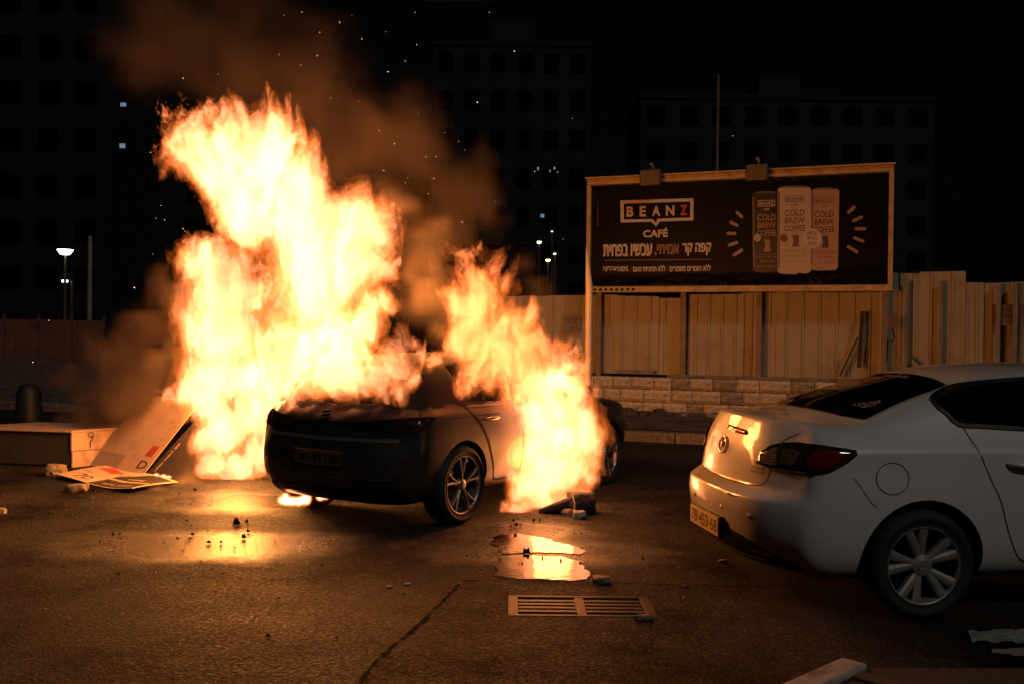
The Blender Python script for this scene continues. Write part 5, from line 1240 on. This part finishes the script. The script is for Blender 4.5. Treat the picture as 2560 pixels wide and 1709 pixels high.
M_PRED = mat('print_faded_red', (.42,.07,.04), .6, var=.2, scale=20)
def lpoly(name, pts, mt, fn, parent, d=.0095, step=.08):
    bm = bmesh.new(); bm.faces.new([bm.verts.new((u, v, 0)) for u, v in pts])
    us = [p[0] for p in pts]; vs_ = [p[1] for p in pts]
    for ax, lo_, hi_ in ((0,min(us),max(us)),(1,min(vs_),max(vs_))):
        x = lo_+step
        while x < hi_: bmesh.ops.bisect_plane(bm, geom=bm.verts[:]+bm.edges[:]+bm.faces[:], plane_co=(x,0,0) if ax == 0 else (0,x,0), plane_no=(1,0,0) if ax == 0 else (0,1,0)); x += step
    for w in bm.verts: w.co = fn(w.co.x, w.co.y, d)
    return bmobj(name, bm, mt, parent)
text_on('lettering', 'D', M_BDARK, lean, lb, L1*.80, L1*.95, L2*.06, L2*.16, .0095, .01)
lpoly('red_label', [(L1*.80,L2*.22),(L1*.92,L2*.22),(L1*.92,L2*.36),(L1*.80,L2*.36)], M_PRED, lb, lean)
lpoly('grey_panel', [(L1*.02,L2*.02),(L1*.5,L2*.03),(L1*.5,L2*.2),(L1*.02,L2*.2)], mat('board_grey_print', (.36,.28,.2), .6, var=.1), lb, lean)
lpoly('red_edge_stripe', [(L1*.0,L2*.62),(L1*.06,L2*.62),(L1*.06,L2*.98),(L1*.0,L2*.98)], mat('print_orange', (.5,.16,.06), .6, var=.2), lb, lean)
for u, v in ((.35,.78),(.3,.88),(.2,.70),(.12,.72),(.25,.6),(.9,.62),(.6,.95),(.75,.9),(.85,.45)): lpoly('burn_spot', [(L1*u+.012*math.cos(k*1.05), L2*v+.010*math.sin(k*1.05)) for k in range(6)], M_BDARK, lb, lean)
# dark board standing against its right edge
db = empty('dark_board', tuple(p_br)); tag(db, 'dark printed board standing under the right edge of the leaning board', 'board')
q0 = Vector((.03,-.02,0)); q1 = gp(2070*.1977+100, 1040*.1977+950+40) - p_br; q1.z = 0; q2 = at(1940*.1977+100, 540*.1977+950, 11.15) - p_br
bm = bmesh.new(); nn = (q1-q0).cross(q2-q0).normalized()*.006
a_ = [bm.verts.new(p) for p in (q0, q1, q2 + (q1-q0)*.18, q2)]; b_ = [bm.verts.new(p.co + nn) for p in a_]
bm.faces.new(a_); bm.faces.new(b_[::-1])
for i in range(4): bm.faces.new((a_[i], b_[i], b_[(i+1)%4], a_[(i+1)%4]))
bmobj('board_sheet', bm, M_BDARK, db)
qe = (q2-q0).normalized(); qf = (q1-q0).normalized()
sgn_ = -1 if nn.y > 0 else 1
fdb = lambda u, v, d: q0 + qe*u + (qf - qe*qf.dot(qe)).normalized()*v + nn.normalized()*( (-.0015 if sgn_ < 0 else .0075))
text_on('lettering', 'open every day', M_BOARD, db, fdb, .1, .5, .04, .075, 0)
# flat printed sheet on the road
fs0 = empty('fallen_board', tuple(gp(290, 1200))); tag(fs0, 'flat printed sheet lying on the road below the leaning board', 'board')
o0 = gp(290, 1200)
c00 = gp(140, 1196) - o0; c10 = gp(330, 1233) - o0; c11 = gp(445, 1208) - o0; c01 = gp(285, 1166) - o0
def fsf(u, v, d):
    p = c00*(1-u)*(1-v) + c10*u*(1-v) + c11*u*v + c01*(1-u)*v; z = .012 + .03*abs(u-.5)**2*4 * (.3+.7*(1-v)) + .012*math.sin(u*7+v*3); return Vector((p.x, p.y, max(.004, z) + d))
sheet('board_sheet', fsf, 0, 1, 0, 1, .008, M_BOARD, fs0, 18, 12)
for pts in ([(.42,.02),(.98,.02),(.98,.36),(.42,.40)], [(.42,.47),(.98,.43),(.98,.92),(.70,.95),(.42,.60)]): lpoly('dark_print', pts, M_BDARK, fsf, fs0, .0092, .05)
lpoly('tape_strip', [(.0,.40),(1.0,.37),(1.0,.42),(.0,.46)], M_CAB, fsf, fs0, .0096, .05)
text_on('lettering', '70', M_BDARK, fs0, fsf, .14, .32, .10, .30, .0095, .01); text_on('lettering', 'LXLXUX', M_BDARK, fs0, fsf, .36, .92, .66, .76, .0100); text_on('lettering', 'rent', M_BOARD, fs0, fsf, .60,.82,.52,.60,.0102); text_on('lettering', 'sale here', M_BOARD, fs0, fsf, .52,.90,.14,.22,.0102)
lpoly('red_print', [(.06,.66),(.30,.62),(.34,.80),(.12,.86)], M_PRED, fsf, fs0, .0092, .05)
# ---- rocks and lumps
M_ROCK = mat('broken_stone', (.30,.23,.16), .85, var=.3, scale=12, bump=.01, bscale=40)
M_ROCKW = mat('pale_stone', (.55,.46,.36), .8, var=.2, scale=12, bump=.006, bscale=40)
M_CHAR = mat('charred_scrap', (.012,.010,.009), .85, var=.4, scale=30)
def rock_mesh(seed, rough=.35, sub=3, flat=.7):
    bm = bmesh.new(); bmesh.ops.create_icosphere(bm, subdivisions=sub, radius=1)
    for v in bm.verts:
        n = v.co.normalized(); k = 1 + rough*mnoise.noise(n*1.6 + Vector((seed*9,0,0))) + rough*.4*mnoise.noise(n*4 + Vector((0,seed*5,0))); 
        v.co = n*k; v.co.x = max(-.75, min(.75, v.co.x)) if seed % 2 else v.co.x; v.co.z = max(-.55, min(flat, v.co.z))
    me = bpy.data.meshes.new('rock'); bm.to_mesh(me); bm.free(); return me
def lump(name, px, py, size, mt, label, cat, seed, rz=0, group=None, rough=.35):
    me = rock_mesh(seed, rough); me.materials.append(mt); o = link(bpy.data.objects.new(name, me)); p = gp(px, py); o.scale = size; o.rotation_euler.z = rz
    o.location = (p.x, p.y, .55*size[2]); tag(o, label, cat, group); return o
lump('broken_block', 140, 1188, (.13,.10,.10), M_ROCK, 'brown broken block at the left corner of the fallen printed sheet', 'stone', 1)
lump('broken_block', 194, 1226, (.11,.07,.055), M_ROCK, 'flat broken block on the near edge of the fallen printed sheet', 'stone', 2, .2)
lump('pale_stone', 1449, 1293, (.075,.05,.05), M_ROCKW, 'pale squared stone beside the charred bundle right of the flames', 'stone', 3, .1)
lump('crumpled_can', 1423, 1285, (.06,.04,.04), mat('crushed_foil', (.5,.42,.32), .35, .4, var=.3, scale=20, bump=.01, bscale=30), 'crumpled pale scrap left of the squared stone by the flames', 'litter', 4, 0, None, .5)
lump('wet_stone', 1503, 1456, (.075,.05,.036), mat('dark_wet_stone', (.14,.11,.08), .45, var=.3), 'dark rounded stone at the right end of the puddle', 'stone', 5)
lump('wet_stone', 1606, 1548, (.05,.034,.022), M_ROCK, 'brown pebble at the right end of the drain grate', 'stone', 6)
lump('pebble', 973, 1468, (.024,.02,.011), M_ROCKW, 'small pale pebble left of the tar joint, left one of the pair', 'stone', 7); lump('pebble', 1018, 1461, (.024,.02,.011), M_ROCKW, 'small pale pebble left of the tar joint, right one of the pair', 'stone', 8)
lump('pebble', 1806, 1403, (.035,.02,.012), M_ROCKW, 'pale chip on the road below the white car bumper', 'stone', 9); lump('pebble', 1712, 1468, (.026,.02,.014), M_ROCK, 'brown chip on the road left of the white car wheel', 'stone', 10)
lump('pebble', 3, 1283, (.05,.04,.04), M_ROCKW, 'pale chip on the road at the far left edge', 'stone', 11)
lump('pebble', 2463, 1487, (.04,.05,.06), mat('red_brick_bit', (.18,.05,.04), .8, var=.3), 'reddish brick piece in the shade behind the white car wheel', 'stone', 12)
# charred bundle (bag) by the right flame
b0 = gp(1448, 1282); bag = empty('charred_bundle', tuple(b0)); tag(bag, 'charred rounded bundle tied with string right of the flames', 'bundle')
me = rock_mesh(21, .3, 4, .9); me.materials.append(mat('charred_cloth', (.035,.025,.02), .8, var=.4, scale=14, bump=.01, bscale=25)); o = link(bpy.data.objects.new('bag', me), bag); o.scale = (.17,.12,.12); o.location = (.02,.06,.066)
me.polygons.foreach_set('use_smooth', [True]*len(me.polygons))
bm = bmesh.new(); tube(bm, [(-.36,.02,.01),(-.25,.0,.03),(-.12,.02,.06),(.0,.05,.09)], [.02,.05,.07,.08], 8); bmobj('flap', bm, M_CHAR, bag, smooth=True)
bm = bmesh.new(); tube(bm, [(-.05,-.10,.03),(-.045,-.07,.10),(-.06,.0,.165),(-.03,.08,.16)], .006, 5); bmobj('string', bm, M_ROCKW, bag)
# scorched litter
chips = []
for k in range(6):
    bm = bmesh.new(); nv = 7; a = []; b = []
    for i in range(nv):
        r = random.uniform(.5,1.0); an = 2*math.pi*i/nv; a.append(bm.verts.new((r*math.cos(an), .6*r*math.sin(an), 0))); b.append(bm.verts.new((r*.7*math.cos(an), .45*r*math.sin(an), random.uniform(.2,.9))))
    bm.faces.new(a[::-1]); bmesh.ops.triangulate(bm, faces=[bm.faces.new(b)])
    for i in range(nv): bm.faces.new((a[i], a[(i+1)%nv], b[(i+1)%nv], b[i]))
    bmesh.ops.recalc_face_normals(bm, faces=bm.faces[:]); me = bpy.data.meshes.new('scrap'); bm.to_mesh(me); bm.free(); me.materials.append(M_CHAR); chips.append(me)
cs = lambda cx, cy: (cx*.5534, 1200 + cy*.5534)
spots = [cs(p[0], p[1])+(p[2],) for p in ((880,48,16),(810,62,8),(845,186,12),(1070,200,34),(1115,190,20),(938,232,10),(870,250,14),(800,270,16),(855,270,16),(945,285,22),(998,284,16),(1100,262,26),(1120,235,14),(740,288,10),(825,322,12),(1060,308,12),(1243,283,10),(510,250,16),(540,248,10),(450,285,10),(535,430,12),(1455,390,10),(2110,345,16),(1520,715,9),(1210,708,7),(222,155,7))]
spots += [(1200+cx*.2232, 1250+cy*.2232, w) for cx, cy, w in ((375,235,34),(205,285,34),(405,290,60),(452,285,34),(395,395,36),(515,595,120),(600,240,30),(670,235,26),(1055,382,24),(1137,380,26),(1822,668,30),(695,912,26),(345,305,20),(210,355,30),(700,655,24),(905,685,16))]
rnd = random.Random(5)
for i, (px, py, w) in enumerate(spots):
    p = gp(px, py); s_ = (w*.5534 if i < 26 else w*.2232)*p.y/F/2*1.35; s_ = max(s_, .014)
    o = link(bpy.data.objects.new('charred_scrap', chips[i % 6])); o.location = (p.x, p.y, .006); o.scale = (s_, s_*rnd.uniform(.7,1.3), s_*rnd.uniform(.8,1.9)); o.rotation_euler.z = rnd.uniform(-.5,.5)
    rg = ('on the wet patch left of the burning car' if px < 800 else 'on the road between the burning car and the camera' if px < 1200 else 'in and around the puddle'); tag(o, 'small black charred scrap lying ' + rg, 'scrap', 'charred scraps ' + rg)
for i in range(70):
    px = rnd.uniform(120, 1650); py = rnd.uniform(1205, 1500); p = gp(px, py); s_ = rnd.uniform(.006,.018)
    o = link(bpy.data.objects.new('charred_crumb', chips[i % 6])); o.location = (p.x, p.y, .006); o.scale = (s_, s_, s_*.7); o.rotation_euler.z = rnd.uniform(0,6)
    tag(o, 'tiny charred crumb strewn over the road before the fire', 'scrap', 'charred crumbs strewn over the road')
# crumpled paper sheets lower right
M_PAPER = mat('grey_paper', (.20,.215,.21), .7, var=.1, scale=8, bump=.004, bscale=20); M_PAPER2 = mat('dirty_paper', (.22,.19,.155), .75, var=.2, scale=8, bump=.004, bscale=20)
def paper(label, pts, z, mt, seed):
    pp = [gp(x, y, z) for x, y in pts]; c = sum(pp, Vector())/len(pp); nu = 20; nv = 8; vs_ = []; fs_ = []
    for i in range(nu+1):
        for j in range(nv+1):
            u = i/nu; v = j/nv; p = pp[0]*(1-u)*(1-v)+pp[1]*u*(1-v)+pp[2]*u*v+pp[3]*(1-u)*v
            e = .012*mnoise.noise(Vector((u*5, v*3, seed)))
            vs_.append((p.x-c.x+e, p.y-c.y+e*2, z + .004 + .03*abs(mnoise.noise(Vector((u*4.2+seed, v*2.4, seed)))) + .012*abs(mnoise.noise(Vector((u*11, v*7, seed))))))
    for i in range(nu):
        for j in range(nv): k = i*(nv+1)+j; fs_.append((k, k+nv+1, k+nv+2, k+1))
    o = mesh('crumpled_sheet', vs_, fs_, mt); o.location = (c.x, c.y, 0); sm = o.modifiers.new('s','SOLIDIFY'); sm.thickness = .002; tag(o, label, 'paper'); return o
paper('grey crumpled plastic sheet on the road at the lower right', [(2430,1606),(2680,1615),(2680,1570),(2420,1580)], .0, M_PAPER, 3)
paper('dirty white crumpled paper on the near pavement edge', [(2480,1634),(2720,1660),(2720,1612),(2480,1628)], .1, M_PAPER2, 8)

# pale chips of glass and mortar on the road, rubble at the foot of the wall
cm = rock_mesh(31, .4, 1); cm.materials.append(M_ROCKW)
for i in range(46):
    px = rnd.uniform(60, 1900); py = rnd.uniform(1215, 1640); p = gp(px, py)
    if gx0-.05 < p.x < gx1+.05 and gy0-.05 < p.y < gy1+.05: continue
    s_ = rnd.uniform(.004,.009); o = link(bpy.data.objects.new('pale_chip', cm)); o.scale = (s_*1.4, s_, s_*.7); o.rotation_euler.z = rnd.uniform(0,6); o.location = (p.x, p.y, .004+.5*s_*.7)
    tag(o, 'tiny pale chip scattered on the dark asphalt', 'chip', 'pale chips scattered on the asphalt')
rm = [rock_mesh(40+k, .45, 2) for k in range(4)]
for k, x in enumerate(rm): x.materials.append((M_STONE2, mat('dark_rubble', (.08,.06,.045), .9, var=.4))[k % 2])
for i in range(30):
    u = rnd.uniform(.3, 6.5); n_ = .32 + abs(rnd.gauss(0, .5)); s_ = rnd.uniform(.04,.13); o = link(bpy.data.objects.new('rubble_stone', rm[i % 4])); o.location = wp(u, n_, .17 + .35*s_); o.scale = (s_*1.3, s_, s_*.7); o.rotation_euler.z = rnd.uniform(0,6)
    tag(o, 'rubble lump lying on the dirt at the foot of the stone wall', 'rubble', 'rubble at the foot of the stone wall')
# ================================================================ background in the dark
M_BLD = mat('unlit_facade', (.002,.0018,.0017), .85, var=.2, scale=.6); M_BLD2 = mat('unlit_facade_low', (.002,.0018,.0017), .85, var=.2, scale=.6)  # unlit night is put into the near-black facade colour
M_WIN = mat('dark_window', (.003,.003,.003), .15, var=.2)
def lit(name, col, s): return mat(name, col, .5, emit=col, estr=s)
M_WB = lit('window_light_blue', (.35,.55,.75), .3); M_WW = lit('window_light_white', (.75,.95,.85), 2.2); M_LAMPG = lit('street_lamp_glow', (.75,1.0,.62), 9.0); M_LED = lit('led_glow', (.5,.8,1.0), 8.0); M_FL = lit('flood_glow', (.9,1.0,.55), 9.0)
def tower(label, X0, X1, Y, H, floors, cols, mt, lit_cells, depth=12):
    o = empty('apartment_block', ((X0+X1)/2, Y, 0)); tag(o, label, 'building', 'far apartment blocks'); W = X1-X0
    boxobj('wall', (-W/2, 0, 0), (W/2, depth, H), mt, o); boxobj('roof', (-W/2-.2,-.2,H), (W/2+.2,depth+.2,H+.4), mt, o)
    boxobj('stair_tower', (-2,3,H+.4), (2,8,H+3), mt, o)
    fh = H/floors; cw = W/cols; wme = None
    for f in range(floors):
        for c in range(cols):
            if (f, c) in lit_cells: continue
            if wme is None:
                w = boxobj('window', (-cw*.28,-.06,0), (cw*.28,.02,fh*.5), M_WIN, o); wme = w.data
            else: w = link(bpy.data.objects.new('window', wme), o)
            w.location = (-W/2+(c+.5)*cw, 0, f*fh+fh*.3)
    return o
def lit_window(o, px, py, w, h, mt):
    d = ray(px, py); Y = o.location.y - .08; p = CP + d*(Y/d.y); s_ = Y/F
    boxobj('window', (-w*s_/2,-.05,-h*s_/2), (w*s_/2,.06,h*s_/2), mt, o).location = p - o.location
t1 = tower('dark apartment tower at far left with two lit windows', -46, -29.5, 72, 30, 9, 6, M_BLD, ())
lit_window(t1, 308, 262, 13, 9, M_WB); lit_window(t1, 306, 365, 13, 11, M_WB)
t2 = tower('dark apartment block in the gap left of the billboard with small lit windows', -7, 6.5, 85, 26, 8, 6, M_BLD, ())
for px, py, w, h in ((1345,422,4,8),(1386,421,5,6),(1375,428,3,6),(1394,431,3,3),(1356,540,9,9)): lit_window(t2, px, py, w, h, M_WB)
tower('dark apartment block behind the fence at the right', 12, 40, 95, 24, 7, 9, M_BLD, ())
tower('long low dark block behind the burning car', -30, -8, 90, 15, 5, 9, M_BLD2, ())
# site lamps in the gap left of the billboard
def site_lamp(px, py, Y, w, label, mt):
    p = at(px, py, Y); o = empty('site_lamp', (p.x, p.y, 0)); tag(o, label, 'lamp', 'far lamps left of the billboard'); s_ = Y/F
    bm = bmesh.new(); tube(bm, [(0,.1,0),(0,.1,p.z+.1),(0,.02,p.z+.12)], .06, 6); bmobj('post', bm, M_POST, o)
    boxobj('housing', (-w*s_*.6,-.03,p.z+w*s_*.2), (w*s_*.6,.25,p.z+w*s_*.4), M_POST, o)
    boxobj('lit_glass', (-w*s_/2,-.06,p.z-w*s_*.2), (w*s_/2,.1,p.z+w*s_*.19), mt, o, bevel=.02)
site_lamp(1380, 579, 55, 5, 'small round white site lamp, topmost left of the billboard', M_WW)
site_lamp(1348, 606, 56, 10, 'flat yellowish site lamp left of the billboard', M_FL); site_lamp(1387, 635, 54, 6, 'small white site lamp just above the brightest lamp', M_FL); site_lamp(1370, 651, 53, 10, 'brightest tilted site lamp, lowest left of the billboard', M_FL)
# street lamp
p = at(163, 629, 45); sl_ = empty('street_lamp', (p.x, p.y, 0)); tag(sl_, 'lit street lamp with greenish white cone shade far left', 'street lamp')
bm = bmesh.new(); tube(bm, [(0,0,0),(0,0,2),(0,0,p.z-.15)], [.09,.07,.05], 8); bmobj('post', bm, M_POST, sl_)
bm = bmesh.new(); lathe(bm, [(.06,-.16),(.20,-.14),(.34,.06),(.34,.08)], 18, 'z'); o = bmobj('lamp_bowl', bm, M_LAMPG, sl_, smooth=True); o.location.z = p.z
bm = bmesh.new(); lathe(bm, [(.001,.16),(.2,.14),(.38,.082),(.36,.078)], 18, 'z'); o = bmobj('lamp_cap', bm, M_POST, sl_, smooth=True); o.location.z = p.z
p = at(163, 703, 52); s2 = empty('led_lamp', (p.x, p.y, 0)); tag(s2, 'small bluish led lamp on a side arm under the street lamp', 'lamp')
bm = bmesh.new(); tube(bm, [(.35,0,0),(.35,0,p.z+.05),(0,0,p.z+.08)], .05, 6); bmobj('post', bm, M_POST, s2); boxobj('lit_head', (-.16,-.08,p.z-.06), (.12,.08,p.z+.05), M_LED, s2, bevel=.02)
p = at(224, 800, 40); z1 = at(226, 590, 40).z; gpole = empty('grey_pole', (p.x, p.y, 0)); tag(gpole, 'plain grey pole right of the far street lamp', 'pole')
bm = bmesh.new(); tube(bm, [(0,0,0),(0,0,z1)], [.1,.08], 8); bmobj('shaft', bm, mat('grey_pole_paint', (.25,.22,.19), .6, var=.1), gpole); bm = bmesh.new(); lathe(bm, [(.001,0),(.2,0),(.2,.04),(.001,.04)], 10, 'z'); bmobj('base_plate', bm, M_POST, gpole)
# site hoarding at the left
M_HRD = mat('reddish_hoarding', (.16,.06,.04), .6, .1, var=.2, scale=2, bump=.002, dirt=(.06,.03,.02), dscale=1.5)
hx0 = at(-260, 870, 30); hx1 = at(262, 870, 33); hd = empty('site_hoarding', (hx0.x, hx0.y, 0)); tag(hd, 'low dark red panel hoarding far behind the cabinet at left', 'fence')
dv = Vector((hx1.x-hx0.x, hx1.y-hx0.y, 0)); Lh = dv.length; dv.normalize(); nvh = Vector((dv.y, -dv.x, 0)); npan = 6
for i in range(npan):
    u0 = Lh*i/npan; u1 = Lh*(i+1)/npan - .05; vs_ = []; fs_ = []; kk = 12
    for j in range(kk+1):
        u = u0+(u1-u0)*j/kk
        for z in (.12, 1.86): vs_.append(dv*u + nvh*(.03 if j % 2 else 0) + Vector((0,0,z)))
        if j: q_ = 2*j; fs_.append((q_-2, q_, q_+1, q_-1))
    o = mesh('sheet_panel', vs_, fs_, M_HRD, hd); o.modifiers.new('s','SOLIDIFY').thickness = .01
    boxobj('post', (-.04,-.04,0), (.04,.04,1.95), M_POST, hd).location = dv*(u1+.025) - nvh*.06
    bm = bmesh.new(); tube(bm, [(0,0,1.9),(-.05,0,2.02),(0,0,2.08),(.05,0,2.02),(0,0,1.9)], .015, 5); bmobj('post_loop', bm, M_POST, hd).location = dv*(u1+.025) - nvh*.06
# left-hand kerb line and dark kerbside bin
hk = gp(0, 992); hk2 = gp(700, 985); kl = empty('far_kerb', (hk.x, hk.y, 0)); tag(kl, kind='structure'); dk = Vector((hk2.x-hk.x, hk2.y-hk.y, 0)); nk_ = int(dk.length); dk.normalize()
kme = None
for i in range(-4, nk_):
    if kme is None: o = boxobj('kerb_stone', (.005,-.12,-.1), (.995,.12,.13), M_KERB, kl, bevel=.015); kme = o.data
    else: o = link(bpy.data.objects.new('kerb_stone', kme), kl)
    o.location = dk*i; o.rotation_euler.z = math.atan2(dk.y, dk.x)
pb = gp(72, 1062); bn = empty('dark_bollard', (pb.x, pb.y, 0)); tag(bn, 'dark squat bollard block standing behind the fallen cabinet', 'bollard')
bm = bmesh.new(); lathe(bm, [(.001,0),(.22,0),(.21,.1),(.19,.55),(.14,.66),(.001,.70)], 16, 'z'); bmobj('post', bm, M_BLKP, bn, smooth=True)
# overhead cable
ca = at(1080, 4, 30); cb = at(1330, -2, 30); bm = bmesh.new(); dd = cb-ca; tube(bm, [ca - dd*3 + Vector((0,0,1.2)), ca, cb, cb + dd*3 + Vector((0,0,1.4))], .012, 5); o = bmobj('overhead_cable', bm, M_POST, None); tag(o, 'thin overhead cable crossing the top of the sky', 'cable')
# sparks
M_SPK = lit('spark_glow', (1.0,.50,.18), 6.0)
bm = bmesh.new(); rnd = random.Random(11)
def spark(px, py, Y, s_):
    p = at(px, py, Y); d = Vector((rnd.uniform(-1,1), rnd.uniform(-.3,.3), rnd.uniform(-.6,1))).normalized()*s_*rnd.uniform(.8,2.4); r = s_*.42; q_ = d.orthogonal().normalized()*r; w = d.cross(q_).normalized()*r
    a = bm.verts.new(p-d); b = bm.verts.new(p+d); c = [bm.verts.new(p+q_), bm.verts.new(p+w), bm.verts.new(p-q_), bm.verts.new(p-w)]
    for i in range(4): bm.faces.new((a, c[i], c[(i+1)%4])); bm.faces.new((b, c[(i+1)%4], c[i]))
for (x, y) in ((652,36),(733,75),(779,52),(1180,118),(728,128),(890,165),(758,225),(905,330),(995,410),(1095,235),(880,392),(1020,305),(1005,515),(930,420),(345,350),(378,505),(420,525),(308,660),(112,735),(75,830),(640,125),(830,90),(690,150),(960,260),(1000,360),(1060,510),(870,300),(500,170),(420,180)): spark(x*K, y*K, rnd.uniform(8.5,11), .0042)
for i in range(40):
    px = rnd.gauss(1000, 320); py = rnd.uniform(20, 640); 
    spark(px, py, rnd.uniform(8,12), rnd.uniform(.002,.0035))
o = bmobj('sparks', bm, M_SPK); tag(o, 'tiny glowing sparks drifting in the dark above the fire', 'sparks', kind='stuff')
